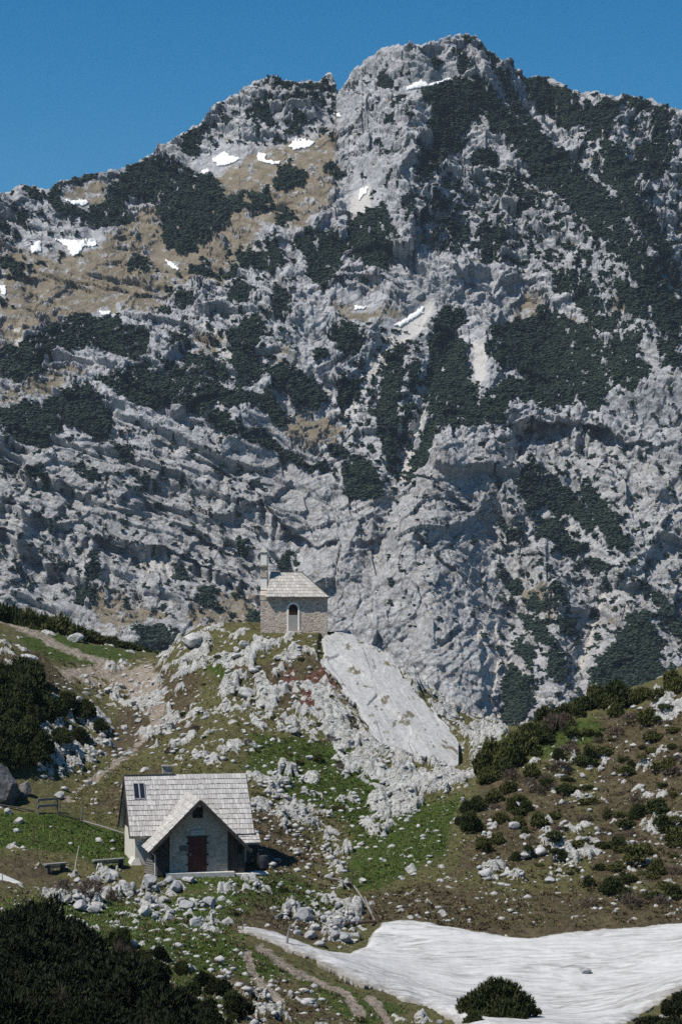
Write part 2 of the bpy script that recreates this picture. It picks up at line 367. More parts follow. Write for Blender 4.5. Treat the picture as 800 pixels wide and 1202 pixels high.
PINE = [
 [(25,218),(45,218),(52,231),(80,239),(100,243),(125,238),(134,215),(150,195),(168,187),(160,215),(150,240),(150,262),(130,272),(110,262),(85,255),(60,240),(30,226)],
 [(165,185),(190,190),(205,200),(225,205),(245,203),(262,225),(270,250),(272,270),(250,280),(240,290),(218,302),(200,295),(190,285),(192,262),(182,250),(190,238),(160,232),(150,220)],
 [(53,221),(75,209),(116,200),(120,206),(95,215),(75,223),(65,231)],
 [(0,255),(10,262),(12,275),(0,278)], [(15,245),(30,250),(34,262),(20,260)], [(0,300),(10,305),(33,316),(35,324),(18,325),(8,312),(0,312)], [(0,345),(12,352),(13,360),(0,360)],
 [(0,416),(15,410),(42,408),(60,395),(80,380),(105,371),(140,374),(150,390),(172,395),(176,420),(160,432),(135,420),(120,412),(70,415),(55,437),(40,450),(15,452),(0,442)],
 [(110,450),(130,445),(150,440),(170,430),(190,440),(215,455),(240,470),(225,477),(190,475),(160,482),(140,470)],
 [(0,480),(20,480),(45,475),(60,468),(90,455),(112,462),(130,478),(130,505),(115,517),(100,503),(75,500),(52,530),(40,520),(10,522),(0,507)],
 [(265,395),(280,381),(305,372),(313,398),(302,410),(302,448),(282,457),(270,442),(272,415)],
 [(200,394),(224,397),(223,411),(205,410)], [(182,362),(200,366),(205,372),(188,372)], [(205,345),(225,350),(232,368),(215,365)],
 [(213,415),(245,420),(262,432),(277,446),(266,452),(240,442),(220,432)],
 [(188,430),(215,438),(240,448),(265,458),(300,466),(320,458),(337,480),(332,503),(322,497),(310,482),(285,482),(260,477),(240,480),(215,470)],
 [(313,425),(330,430),(345,428),(365,443),(388,467),(376,476),(346,476),(340,455),(320,452)],
 [(200,460),(230,470),(252,476),(270,492),(290,503),(320,515),(345,530),(392,545),(395,562),(375,550),(340,540),(315,532),(280,515),(250,495),(220,482)],
 [(278,302),(293,291),(310,300),(312,312),(290,316)], [(312,288),(330,288),(334,315),(320,320)], [(265,338),(285,333),(302,345),(290,362),(268,357)], [(318,343),(335,340),(340,370),(331,387),(319,370)], [(258,318),(275,313),(285,328),(268,330)], [(225,312),(240,310),(258,325),(240,328)],
 [(346,283),(365,275),(395,278),(405,290),(402,310),(396,327),(380,347),(365,332),(355,310),(350,295)],
 [(405,265),(425,250),(452,248),(462,270),(460,300),(450,322),(430,317),(410,310)],
 [(386,389),(400,382),(420,389),(427,411),(405,413),(392,402)], [(366,412),(385,408),(388,417),(370,420)],
 [(397,446),(410,440),(423,445),(423,466),(410,472),(399,465)],
 [(402,536),(425,540),(443,558),(447,584),(428,590),(404,586),(401,562)],
 [(383,520),(405,522),(412,530),(395,533)],
 [(444,432),(462,410),(478,405),(472,440),(466,490),(469,540),(456,562),(449,520),(439,500),(445,460)],
 [(505,378),(520,364),(543,364),(546,380),(535,397),(549,412),(551,440),(562,460),(566,490),(556,507),(530,515),(512,520),(491,560),(476,577),(480,545),(500,505),(499,450),(504,420)],
 [(478,430),(492,425),(490,450),(478,470)], [(470,480),(490,475),(485,505),(472,520)],
 [(574,402),(574,384),(590,377),(630,369),(665,375),(692,388),(705,405),(707,430),(714,460),(700,492),(680,478),(652,490),(622,480),(602,471),(592,492),(565,502),(563,470),(588,452),(612,441),(600,432),(585,437),(571,422)],
 [(703,416),(720,400),(752,394),(746,420),(767,440),(742,467),(714,457)],
 [(488,112),(500,100),(535,93),(560,95),(577,112),(600,140),(625,175),(605,178),(580,145),(565,133),(560,147),(540,160),(550,170),(530,182),(522,197),(500,217),(486,211),(489,180),(508,170),(500,150),(505,130)],
 [(505,62),(515,70),(512,84),(503,78)], [(535,62),(550,60),(556,82),(545,88),(536,80)], [(540,42),(556,44),(552,52),(543,50)], [(440,95),(455,92),(460,105),(448,110)], [(455,122),(472,118),(475,126),(460,130)], [(446,138),(462,140),(465,150),(452,148)], [(475,145),(485,143),(486,153),(476,155)], [(445,183),(465,180),(470,188),(450,192)],
 [(553,98),(585,118),(622,150),(662,180),(692,205),(722,240),(747,290),(782,332),(798,370),(798,410),(785,405),(768,372),(748,335),(720,302),(690,272),(668,250),(640,218),(600,180),(573,150)],
 [(598,88),(640,91),(662,106),(682,130),(692,150),(665,152),(648,132),(618,110)], [(560,60),(585,70),(590,85),(570,80)], [(575,90),(600,95),(615,120),(640,160),(625,160),(595,125)],
 [(726,110),(755,117),(780,126),(787,170),(792,195),(770,212),(738,207),(745,175),(766,165),(760,142),(735,126)],
 [(703,168),(730,178),(747,200),(752,240),(772,270),(790,305),(800,330),(800,350),(770,312),(748,280),(728,240),(708,200)],
 [(680,130),(700,120),(725,125),(720,150),(700,165),(690,160)],
 [(590,205),(615,210),(602,220),(588,218)], [(578,215),(600,222),(590,240),(575,235)], [(590,222),(625,230),(640,245),(625,250),(600,240)],
 [(640,333),(660,324),(690,335),(702,352),(692,377),(672,362),(650,352)],
 [(560,275),(590,270),(600,290),(585,305),(565,300)], [(520,250),(550,260),(548,280),(528,272)], [(500,225),(520,222),(530,240),(510,242)], [(545,182),(575,178),(585,195),(560,200)], [(470,240),(490,238),(492,262),(475,262)],
 [(605,582),(610,555),(625,552),(640,565),(660,570),(676,585),(692,602),(703,642),(690,627),(670,607),(650,602),(630,597),(620,602)],
 [(678,568),(700,585),(722,610),(742,642),(735,652),(715,642),(700,622),(688,600)],
 [(630,608),(660,609),(667,630),(682,642),(680,652),(655,642),(633,627)],
 [(588,620),(611,619),(607,638),(588,636)], [(588,674),(606,680),(617,702),(600,702)], [(633,690),(661,700),(667,722),(643,716)], [(648,725),(677,730),(672,747),(653,742)], [(685,660),(702,655),(708,672),(695,680)], [(610,705),(630,700),(650,715),(630,725)],
 [(753,683),(772,695),(792,720),(804,730),(806,765),(785,742),(768,712)],
 [(733,722),(755,717),(770,750),(773,780),(788,802),(745,825),(690,815),(688,803),(700,783),(720,753),(733,742)],
 [(605,718),(640,738),(652,760),(642,767),(620,747)], [(603,748),(627,770),(622,787),(603,777)],
 [(588,800),(600,778),(622,795),(627,820),(612,850),(602,862),(580,856),(590,832)], [(635,770),(655,765),(665,780),(648,790)], [(640,790),(660,785),(665,800),(650,805)],
 [(84,551),(100,547),(128,570),(115,574),(95,562)], [(133,524),(151,524),(157,547),(145,547)], [(153,560),(177,560),(172,577)], [(24,549),(60,565),(62,577),(30,563)], [(100,668),(111,654),(122,680),(115,697),(102,692)], [(93,688),(113,705),(111,717)], [(61,659),(79,665),(71,677)],
 [(233,694),(252,688),(252,717),(237,714)], [(158,748),(172,738),(190,736),(212,748),(212,768),(158,768)], [(288,713),(304,713),(305,742),(287,740)], [(18,658),(37,680),(31,692)], [(85,692),(98,690),(100,715),(88,712)], [(275,640),(290,636),(292,650),(280,655)], [(320,655),(345,652),(350,668),(330,672)], [(0,545),(15,550),(18,560),(0,558)], [(205,665),(222,672),(218,690),(207,685)],
 [(308,104),(345,97),(385,99),(387,111),(350,116),(320,113)], [(330,119),(370,119),(385,114),(380,127),(340,131)], [(255,140),(275,140),(268,150),(252,150)], [(345,135),(360,145),(350,155),(338,148)], [(215,160),(240,150),(238,165),(228,185),(212,182)], [(290,130),(312,125),(318,140),(330,148),(318,152),(300,140)],
 [(324,195),(340,192),(363,210),(357,219),(337,223),(322,226)], [(380,200),(395,194),(407,204),(391,216)], [(290,230),(312,219),(321,240),(295,246)], [(324,250),(345,244),(352,260),(325,266)], [(154,301),(170,307),(185,318),(176,326),(156,321)], [(262,232),(285,230),(290,248),(270,250)],
 [(690,380),(712,370),(720,390),(705,400)], [(720,330),(750,340),(760,370),(740,375),(725,355)], [(712,440),(730,430),(745,450),(730,465)], [(770,395),(800,420),(800,440),(780,430)]]
SPECK = [([(540,195),(650,210),(720,300),(760,400),(720,400),(640,320),(540,300),(480,260),(490,215)], .36),
 ([(400,90),(490,90),(490,300),(440,260),(420,180)], .14), ([(660,110),(800,140),(800,420),(740,300),(690,200)], .33), ([(240,100),(390,95),(390,160),(250,170)], .26),
 ([(200,320),(340,280),(345,420),(280,460),(190,440)], .22), ([(400,380),(500,400),(480,590),(430,560),(400,500)], .24), ([(560,500),(700,490),(800,700),(800,830),(580,860),(580,640)], .2),
 ([(0,520),(130,500),(310,520),(300,740),(0,700)], .14), ([(420,550),(570,510),(580,800),(430,700)], .07), ([(0,230),(60,240),(120,270),(110,290),(0,330)], .18), ([(700,450),(800,430),(800,680),(720,600)], .13)]
GRASS = [
 [(0,285),(60,300),(125,285),(150,250),(195,240),(285,185),(345,165),(395,150),(402,190),(385,240),(355,275),(315,262),(285,305),(262,335),(205,335),(190,372),(120,366),(50,402),(0,412)],
 [(328,490),(350,480),(385,484),(407,500),(392,522),(340,512)], [(600,357),(620,344),(650,370),(692,381),(702,392),(680,393),(650,377),(605,370)], [(322,415),(340,406),(347,420),(327,428)],
 [(70,225),(120,210),(140,215),(125,240),(85,240)], [(105,690),(150,700),(200,725),(150,745),(105,735)], [(225,700),(300,690),(300,742),(215,735)], [(672,234),(697,242),(690,256)], [(590,222),(640,225),(660,240),(610,240)],
 [(0,455),(30,455),(70,430),(100,440),(60,465),(20,475),(0,478)], [(385,355),(430,365),(480,360),(500,350),(470,375),(400,385)], [(790,205),(800,200),(800,225),(788,222)], [(230,395),(260,400),(262,425),(235,415)], [(600,680),(640,690),(660,730),(640,735),(610,700)], [(715,345),(735,350),(732,372),(718,365)], [(705,730),(712,710),(722,720),(712,760)]]
SCREE = [[(470,375),(497,358),(512,352),(500,385),(455,420),(432,460),(416,492),(404,482),(425,440),(445,405)], [(505,420),(520,398),(545,402),(512,440),(502,480),(477,570),(464,572),(485,500)],
 [(412,235),(432,215),(440,250),(424,300),(412,300)], [(15,375),(28,372),(32,420),(14,425)], [(555,400),(572,410),(568,450),(556,460)], [(160,655),(195,650),(207,690),(165,672)],
 [(700,700),(712,690),(700,740),(685,790),(675,790),(690,740)], [(560,740),(580,735),(590,770),(575,840),(566,830)], [(595,835),(603,830),(606,862),(598,862)], [(295,420),(305,430),(268,428),(235,385),(240,382)]]
SNOWP = [
 ([(475,104),(488,98),(495,95),(503,100),(530,92),(529,97),(505,103),(477,107)], 'long thin snow strip just below the highest summit'),
 ([(338,172),(345,165),(352,163),(371,167),(362,174),(345,177)], 'snow patch under the notch between the two peaks, right of two others'),
 ([(249,188),(263,178),(272,184),(285,187),(270,194),(255,196)], 'snow patch below the left rocky knoll, leftmost of three in a row'),
 ([(300,186),(303,179),(313,182),(311,188),(329,190),(328,194),(308,192)], 'snow patch with a hooked tail below the left rocky knoll, middle of three'),
 ([(64,281),(80,282),(100,283),(113,282),(115,288),(98,291),(92,300),(85,301),(78,291)], 'wide snow patch in tan grass under the left crags, pointed at its foot'),
 ([(36,291),(42,285),(48,282),(50,296),(38,298)], 'small snow patch under the left crags beside a wider pointed patch'),
 ([(420,236),(422,222),(432,220),(430,228)], 'small upright snow patch high in the pale gully below the notch'),
 ([(462,383),(480,372),(498,359),(496,369),(470,385)], 'slanting snow streak in the middle gully, above the pale scree'),
 ([(74,234),(85,236),(103,235),(104,241),(88,242)], 'narrow snow patch among dark pines near the left skyline'),
 ([(192,303),(200,308),(211,316),(208,319),(198,313)], 'thin slanting snow streak below the big left pine patch'),
 ([(0,336),(8,336),(8,346),(2,347)], 'snow patch cut by the left edge of the view'),
 ([(117,366),(132,366),(128,372),(118,371)], 'tiny snow patch on top of the left pine patch amid the tan meadow'),
 ([(415,360),(430,360),(429,364),(416,364)], 'tiny snow patch at the foot of the dark cave-like wall'),
 ([(236,203),(244,197),(247,203),(238,206)], 'tiny snow patch inside the big left pine patch'),
 ([(392,135),(399,133),(400,138),(393,140)], 'tiny snow patch right in the notch between two peaks')]
def build_mountain():
    px = np.concatenate([np.arange(-260, -20, 5.), np.arange(-20, 820, .9), np.arange(820, 1061, 5.)]).astype(f32)
    sky = np.interp(px, [p[0] for p in SKY], [p[1] for p in SKY]).astype(f32)
    sky += 2.6*fbm(px/14, px*0, 3, 91)+2.2*(facet(px/6, px*0+.5, 92, 1, 1.4))+1.4*fbm(px/3, px*0, 2, 93)
    nr = 1010; t = np.linspace(0, 1, nr, dtype=f32)[:, None]
    PX = np.broadcast_to(px, (nr, len(px))).copy(); PY = sky + t*(965-sky)
    # --- ground distance: steep cliffs below, gentler meadows above on the left
    gx = np.arange(-260, 1071, 10.); gy = np.arange(0, 971, 5.)
    GX, GYY = np.meshgrid(gx, gy)
    g = np.full(GX.shape, .62)
    def blob(cx, cy, rx, ry, v):
        nonlocal g
        w = np.exp(-(((GX-cx)/rx)**2+((GYY-cy)/ry)**2)); g = g*(1-w)+v*w
    blob(150, 610, 260, 110, .34); blob(520, 620, 230, 150, .48); blob(760, 560, 140, 130, .40); blob(130, 310, 220, 110, 1.05); blob(330, 210, 90, 70, 1.0); blob(330, 130, 80, 40, .35)
    blob(490, 90, 90, 60, .42); blob(620, 430, 110, 60, .9); blob(640, 300, 120, 60, .5); blob(200, 730, 160, 40, .95); blob(650, 760, 150, 60, .75); blob(700, 180, 120, 60, .5)
    Yc = np.cumsum(g[::-1]*5., axis=0)[::-1]; Yc = 1130+Yc-Yc[gy.searchsorted(860)][None, :]
    fx = (PX+260)/10; fy = PY/5; ix = np.clip(fx.astype(int), 0, len(gx)-2); iy = np.clip(fy.astype(int), 0, len(gy)-2); ax = fx-ix; ay = fy-iy
    Y0 = ((Yc[iy, ix]*(1-ax)+Yc[iy, ix+1]*ax)*(1-ay)+(Yc[iy+1, ix]*(1-ax)+Yc[iy+1, ix+1]*ax)*ay).astype(f32)
    # --- great ribs and gullies (metres towards the camera)
    P = np.zeros_like(PX)
    d, s = linedist(PX, PY, [(540, 40), (575, 110), (640, 190), (700, 260), (760, 350), (830, 480)])
    P += 46*np.exp(-(d/75)**2); P += np.where(s < 0, -26*(1-np.exp(-d/60)), 0)
    for ln, w, a in (([(395, 105), (405, 170), (425, 230), (415, 300), (440, 340), (500, 355), (440, 440), (410, 520), (390, 640)], 30, -9), ([(540, 380), (510, 440), (470, 570), (430, 680)], 18, -13),
                     ([(300, 95), (320, 150), (310, 250), (330, 420), (250, 520)], 40, 10), ([(470, 60), (480, 150), (495, 300), (560, 340), (600, 480)], 45, 22), ([(330, 410), (290, 450), (340, 560), (350, 640)], 22, -10),
                     ([(700, 105), (720, 180), (760, 300)], 26, 18), ([(575, 620), (600, 720), (585, 850)], 20, -14), ([(690, 680), (712, 700), (670, 800)], 20, -12), ([(720, 640), (760, 740), (800, 800)], 40, 20), ([(520, 560), (500, 660), (520, 760)], 40, 16), ([(640, 640), (650, 720), (660, 820)], 22, 12), ([(60, 225), (110, 290)], 30, 9)):
        d, s = linedist(PX, PY, ln); P += a*np.exp(-(d/w)**2)
    # --- overhanging bed edges: the rock below the line sits further back
    for ln, a, w in (([(-60, 555), (0, 582), (60, 617), (130, 642), (205, 650), (262, 674), (310, 694)], 15, 34), ([(-20, 615), (30, 640), (72, 668)], 11, 25), ([(0, 540), (60, 560), (105, 585)], 9, 22), ([(140, 560), (200, 610), (260, 640), (300, 665)], 8, 24), ([(285, 560), (330, 620), (370, 642), (425, 632)], 15, 34), ([(200, 520), (250, 545), (300, 570)], 8, 20),
                     ([(395, 334), (420, 330), (446, 338)], 13, 18), ([(545, 326), (585, 336), (618, 338)], 11, 16), ([(640, 500), (690, 510), (735, 520)], 17, 40), ([(570, 500), (620, 508), (660, 510)], 9, 20), ([(640, 670), (690, 690), (735, 680)], 9, 22), ([(445, 610), (500, 640), (540, 680)], 8, 26), ([(570, 160), (600, 165), (625, 175)], 0, 1), ([(60, 250), (100, 262), (135, 280)], 9, 22), ([(0, 240), (40, 262), (60, 285)], 7, 20), ([(0, 318), (30, 326)], 9, 22), ([(500, 560), (560, 600), (590, 640)], 7, 22), ([(780, 240), (800, 250)], 6, 20)):
        if not a: continue
        d, s = linedist(PX, PY, ln); s = s+9*fbm(PX/24, PY/24, 4, 55, .6)
        P += -a*np.clip(.55+1.5*fbm(PX/28, PY/60, 3, 57), .05, 1.5)*sstep(-1, 4, s)*np.exp(-np.maximum(d-w*.3, 0)/w*1.6)*(d < 4*w)
    # --- masks in the photograph's layout, edges broken by noise
    wob = 13*fbm(PX/20, PY/16, 5, 5, .66)
    pine = polymax(PX, PY, PINE)+wob-.5+8*fbm(PX/6.5, PY/5.5, 3, 9, .6)
    pine = np.minimum(pine, (fbm(PX/13, PY/9, 5, 8, .7)+.26)*30)
    spk = fbm(PX/11, PY/8, 4, 21, .6)
    for poly, dens in SPECK:
        thr = .40-.95*dens
        pine = np.maximum(pine, np.minimum((spk-thr)*24, polysd(PX, PY, poly)+6)-.5)
    grass = np.minimum(polymax(PX, PY, GRASS, 40), 9)+30*fbm(PX/15, PY/9, 6, 33, .7)-1
    grass = np.maximum(grass, (fbm(PX/26, PY/14, 5, 37, .62)-.33)*30*sstep(560, 420, PY))
    scree = polymax(PX, PY, SCREE)+6*fbm(PX/9, PY/14, 4, 44)
    soft = sstep(-5, 6, pine)*.75; soft = np.maximum(soft, sstep(-6, 8, grass)*.72); soft = np.maximum(soft, sstep(-4, 5, scree)*.85)
    snowd = polymax(PX, PY, [q[0] for q in SNOWP], 34); snowm = sstep(-11, 1, snowd); calm = 1-.72*sstep(-32, -8, snowd)
    # --- rock relief on the face, metres
    Zs = -(PY-HY)/F*Y0
    Y0 = Y0-P
    Xm = (PX-CX)/F*Y0; Zm = -(PY-HY)/F*Y0
    w = Zs*1.32
    u = Xm
    wx = 9*fbm(u/50, w/50, 3, 61); wy = 9*fbm(u/50, w/50, 3, 62)
    lwf = sstep(430, 250, PX)*sstep(430, 500, PY)
    R = 19*(ridged((u+.35*w+wx)/120, (w-.2*u+wy)/230, 3, 71)-.5)
    R += (10-5*lwf)*(ridged((u+wx*.6)/46, (w+wy)/80, 4, 72)-.5)
    R += facet((u+1.6*wx)/50, (w+1.6*wy)/42, 100, 11, 4.5)
    lw = sstep(430, 250, PX)                                    # the left wall dips gently, the right stands on end
    def beds(ang, per, amp, sd):
        c, s_ = math.cos(ang), math.sin(ang)
        a = u*c-w*s_; b = u*s_+w*c
        ph = (b+wy*.8+per*.9*fbm(a/70, b/24, 3, sd))/per
        fr = ph-np.floor(ph)
        rnd = _TAB[_hash(np.floor(ph).astype(np.int32), np.floor(a/80+.05*wx).astype(np.int32), sd), 3]
        return amp*(.25+1.2*rnd)*((1-fr)*np.minimum(fr/.10, 1)-.4)
    A = math.radians(26); B = math.radians(68)
    R += lw*(beds(A, 30, 11, 81)+beds(A, 12, 3.2, 82)+beds(A+.2, 4.8, 1.2, 83))
    R += (1-lw)*((.3+.7*sstep(380, 240, PY))*(beds(B, 21, 6.0, 84)+beds(B-.9, 14, 4.0, 85))+beds(.3, 40, 2.5, 86)+beds(-.7, 9, 1.5, 87))
    R += (1-.55*lw)*(facet((u+wx)/20, (w+wy)/26, 101, 6.0, 4.5)+facet((u+.5*wx)/9, (w+.5*wy)/12, 102, 2.6, 2.0))
    fine = facet(u/4.2, w/5.5, 103, 1.0, .8)+facet(u/2.0, w/2.4, 104, .45, .4)+.8*ridged(u/5, w/8, 4, 105, .6)
    R = (R*(1-soft)+soft*(R*.25))*(1-.93*snowm)*calm; fine = fine*(1-.6*soft)*(1-.95*snowm)*calm**.5
    R += fine*(1-.45*lwf)
    R += 2.2*sstep(-1, 3, pine)+1.6*sstep(0, 4, pine)*fbm(u/4, w/4, 3, 111)
    top = sstep(0, .012, t)                                       # keep the skyline where it is
    Dm = R*(.25+.75*top)
    gr_ = np.abs(np.gradient(Dm, axis=0)); gr_ = np.maximum(gr_, np.maximum(np.roll(gr_, 2, 0), np.roll(gr_, -2, 0))); wg = sstep(1.6, 4.0, gr_)   # tall steps: no fluting
    Db = Dm.copy()
    for _ in range(6): Db[:, 1:-1] = .25*Db[:, :-2]+.5*Db[:, 1:-1]+.25*Db[:, 2:]
    Dm = Dm*(1-wg)+Db*wg
    co = np.stack([Xm, Y0-Dm*.84, Zm+Dm*.46*top], -1)
    # --- back side
    nb = 14; back = []
    for k in range(1, nb+1):
        q = k/nb; back.append(np.stack([Xm[0], co[0, :, 1]+520*q+10*fbm(px/20, px*0+k, 3, 5), co[0, :, 2]-(co[0, :, 2]+110)*q**1.15-3*k], -1))
    allco = np.concatenate([np.stack(back[::-1]), co]).astype(f32)
    nrows, nc = allco.shape[:2]
    idx = np.arange(nrows*nc).reshape(nrows, nc)
    fq = np.stack([idx[:-1, :-1], idx[1:, :-1], idx[1:, 1:], idx[:-1, 1:]], -1).reshape(-1, 4)
    att = np.zeros((nrows, nc, 3), f32)
    att[nb:, :, 0] = np.clip(.5+pine/7, 0, 1); att[nb:, :, 1] = np.clip(.5+grass/24, 0, 1)*.84; att[nb:, :, 2] = np.clip(.5+scree/8, 0, 1)
    att[:nb] = att[nb]
    m = mesh_from('mountain', allco.reshape(-1, 3), fq, mat_mountain(), attrs={'cover': att.reshape(-1, 3)})
    tag(m, kind='structure')
    # --- snow patches lying on it
    ms = mat_snow('snow_patch_white', .12, (.78, .79, .80), (.5, .5, .5))
    nrm = np.array([-.05, -.75, .66], f32)
    for poly, lab in SNOWP:
        sd = polysd(PX, PY, poly)+2.6*fbm(PX/4, PY/4, 4, 77, .65)
        ins = sd > -.3
        q = ins[:-1, :-1] & ins[1:, :-1] & ins[1:, 1:] & ins[:-1, 1:]
        if not q.any(): continue
        r, c = np.nonzero(q)
        vid = np.full(PX.shape, -1); use = np.zeros(PX.shape, bool)
        for a, b in ((0, 0), (1, 0), (1, 1), (0, 1)): use[r+a, c+b] = True
        vid[use] = np.arange(use.sum())
        h = .7*np.clip((sd[use]+.3)/3.0, 0, 1)[:, None]+.1
        # smoothed relief under the snow
        v = co[use]+nrm*(h+.6)
        fc = np.stack([vid[r, c], vid[r+1, c], vid[r+1, c+1], vid[r, c+1]], -1)
        o = mesh_from('snow_patch', v, fc, ms, smooth=True)
        sm = o.modifiers.new('thick', 'SOLIDIFY'); sm.thickness = 1.3; sm.offset = -1
        tag(o, lab, 'snow patch', 'snow patches on the mountain')
    # --- dwarf pine thickets: clumps of needles standing on the dark ground
    prob = np.clip((pine+1.0)/3.0, 0, 1)
    colw = np.gradient(px); area = (colw[None, :]/.9)*((965-sky)/(nr-1)/.9)[None, :]
    prob = prob*(1-snowm)
    pick = RNG.random(PX.shape) < prob*.46*area
    pick[:2] = False
    pts = co[pick]; n = len(pts)
    ico = bmesh.new(); bmesh.ops.create_icosphere(ico, subdivisions=1, radius=1); ico.verts.ensure_lookup_table()
    bv = np.array([v.co[:] for v in ico.verts], f32); bf = np.array([[v.index for v in f.verts] for f in ico.faces]); ico.free()
    low = bmesh.new(); bmesh.ops.create_icosphere(low, subdivisions=1, radius=1); low.free()
    r = (.36+.95*RNG.random(n)**2.6).astype(f32)
    jit = 1+.75*(RNG.random((n, len(bv), 3))-.5).astype(f32)
    vv = bv[None]*jit*r[:, None, None]*np.array([1.3, 1.15, .55], f32)+pts[:, None, :]+np.array([0, -.2, .22], f32)+(RNG.random((n, 1, 3)).astype(f32)-.5)*.9
    ff = bf[None]+(np.arange(n)*len(bv))[:, None, None]
    o = mesh_from('mountain_pine_scrub', vv.reshape(-1, 3), ff.reshape(-1, 3), mat_pine('far_pine', (.011, .022, .015), (.027, .043, .027), .08, .18))
    tag(o, 'dark green dwarf pine thickets spread over the mountain face', 'pine scrub', kind='stuff')
    print('mountain verts', len(allco.reshape(-1, 3)), 'clumps', n)
build_mountain()
# ================================================================== THE NEAR GROUND
def W3(px, py, Y): return ((px-CX)/F*Y, Y, -(py-HY)/F*Y)
CTRL = [W3(*p) for p in [
 # left slope and crest
 (0,1202,80),(0,1120,95),(0,1060,108),(20,1042,118),(0,1012,128),(60,1006,130),(0,952,141),(60,948,142),(30,905,147),(-60,900,146),(50,850,152),(0,850,149),(0,800,155),(60,800,160),(100,840,158),(0,731,186),(0,760,168),(90,752,184),(180,773,182),(-80,720,184),(-80,800,152),(-60,1010,126),(-80,1202,78),
 (130,975,141),(100,965,142),(110,920,149),
 # path and saddle
 (80,940,145),(130,890,152),(180,850,160),(185,800,170),(120,790,173),(185,775,178),
 # chapel hill
 (200,762,170),(238,750,168),(270,745,167),(300,742,166),(345,742,165),(384,742,165),(250,800,161),(300,800,160),(350,800,159),(250,860,153),(300,880,150.5),(350,880,151.5),(220,900,148),(300,960,141),(350,960,142.5),(400,960,143.5),(420,900,150),(340,1010,136),(400,1010,136.5),(200,960,139),
 # slab and right flank of the hill
 (385,746,164.5),(456,777,164.5),(413,812,158.5),(470,872,152.5),(494,823,160),(532,872,154.5),(522,893,152),(520,826,163),(560,848,160.5),(592,865,157),(575,880,153),(555,905,149.5),(535,935,145),(480,935,147),
 # right hill
 (590,880,151.5),(608,856,153),(640,840,153),(700,822,153),(760,810,152),(800,798,150),(860,772,148),(960,730,144),(620,900,146.5),(700,900,145.5),(800,880,143),(600,960,139.5),(700,960,138.5),(800,960,136.5),(900,960,134),(520,960,141),(560,1020,131.5),(650,1020,130.5),(750,1020,129.5),(460,1000,135),(430,1040,129.5),(500,1050,127.5),(800,1060,123),(620,1098,119),(500,1084,121.5),(450,1088,121),(700,1092,120),(800,1083,121),(900,1070,120),
 # snow hollow
 (400,1125,112),(470,1130,113.5),(600,1142,111),(720,1140,111),(800,1118,113),(340,1108,113),(300,1098,113.5),(520,1180,103),(640,1202,99),(720,1178,104),(800,1150,108),(690,1202,99.5),
 # terrace of the hut and the bouldery drop in front of it
 (200,1029,127.6),(240,1028,127.6),(290,1025,128.3),(150,1016,130),(230,1013,131.5),(290,1008,133.5),(235,985,137),(200,1048,124.5),(150,1052,124),(100,1048,124),(60,1036,126),(250,1062,121),(330,1042,127.5),(310,1062,122),(380,1082,121.5),(350,1108,115.5),(425,1092,120),(375,1120,113.5),
 # nearer spur
 (280,1096,107),(330,1122,104),(400,1158,100.5),(470,1182,98),(530,1192,97.5),(200,1080,112),(150,1090,111),(100,1082,111.5),(240,1130,100),(150,1150,95),(60,1150,92),(300,1185,90),(200,1202,84),(400,1202,91),(480,1202,93),(560,1202,96),(775,1192,97),(805,1165,100),(850,1140,103),(800,1202,92),(740,1202,95)]]
CTRL += [(-26, 199, -8), (-16, 200, -9.5), (-5, 196, -12), (-26, 225, -30), (-8, 225, -36), (6, 190, -19), (10, 180, -18), (14, 174, -15), (22, 172, -13), (12, 215, -42), (30, 215, -36), (0, 260, -62), (40, 260, -60), (-40, 260, -52), (-60, 300, -75), (0, 300, -85), (60, 300, -85),
 (-20, 62, -14.2), (0, 62, -14.6), (20, 62, -15), (-15, 42, -10.5), (15, 42, -11), (0, 42, -10.8), (0, 22, -6.6), (8, 22, -6.8), (-8, 22, -6.4), (0, 2, -1.7), (3, 2, -1.8), (-3, 2, -1.7),
 (-60, 60, -9), (-60, 100, -6.5), (-60, 150, 2), (-60, 200, 0), (62, 60, -12), (60, 100, -10), (60, 150, 2), (62, 200, -22), (-45, 125, -8), (-45, 175, -1)]
CTRL = np.array(CTRL, np.float64)
def tps_fit(P, lam=2e-4):
    X = P[:, :2]/50; n = len(X)
    d2 = ((X[:, None]-X[None])**2).sum(-1); K = .5*d2*np.log(np.maximum(d2, 1e-12))
    A = np.zeros((n+3, n+3)); A[:n, :n] = K+lam*np.eye(n); A[:n, n] = 1; A[:n, n+1:] = X; A[n, :n] = 1; A[n+1:, :n] = X.T
    return X, np.linalg.solve(A, np.concatenate([P[:, 2], np.zeros(3)]))
_TX, _TW = tps_fit(CTRL)
def tps(x, y):
    sh = x.shape; x = x.ravel()/50; y = y.ravel()/50; out = np.empty(x.shape, f32)
    for i in range(0, len(x), 60000):
        a = x[i:i+60000, None].astype(f32); b = y[i:i+60000, None].astype(f32)
        d2 = (a-_TX[None, :, 0].astype(f32))**2+(b-_TX[None, :, 1].astype(f32))**2
        K = .5*d2*np.log(np.maximum(d2, 1e-12))
        n = len(_TX); out[i:i+60000] = K @ _TW[:n].astype(f32)+_TW[n]+_TW[n+1]*a[:, 0]+_TW[n+2]*b[:, 0]
    return out.reshape(sh)

# places built on: hut terrace and chapel plinth
HUT_RZ = math.radians(12); HUT_O = Vector((-8.85, 131.4, -16.25))
CH_Y = 165.0; CH_Z = -(742-HY)/F*CH_Y; CH_X = (348.5-CX)/F*CH_Y

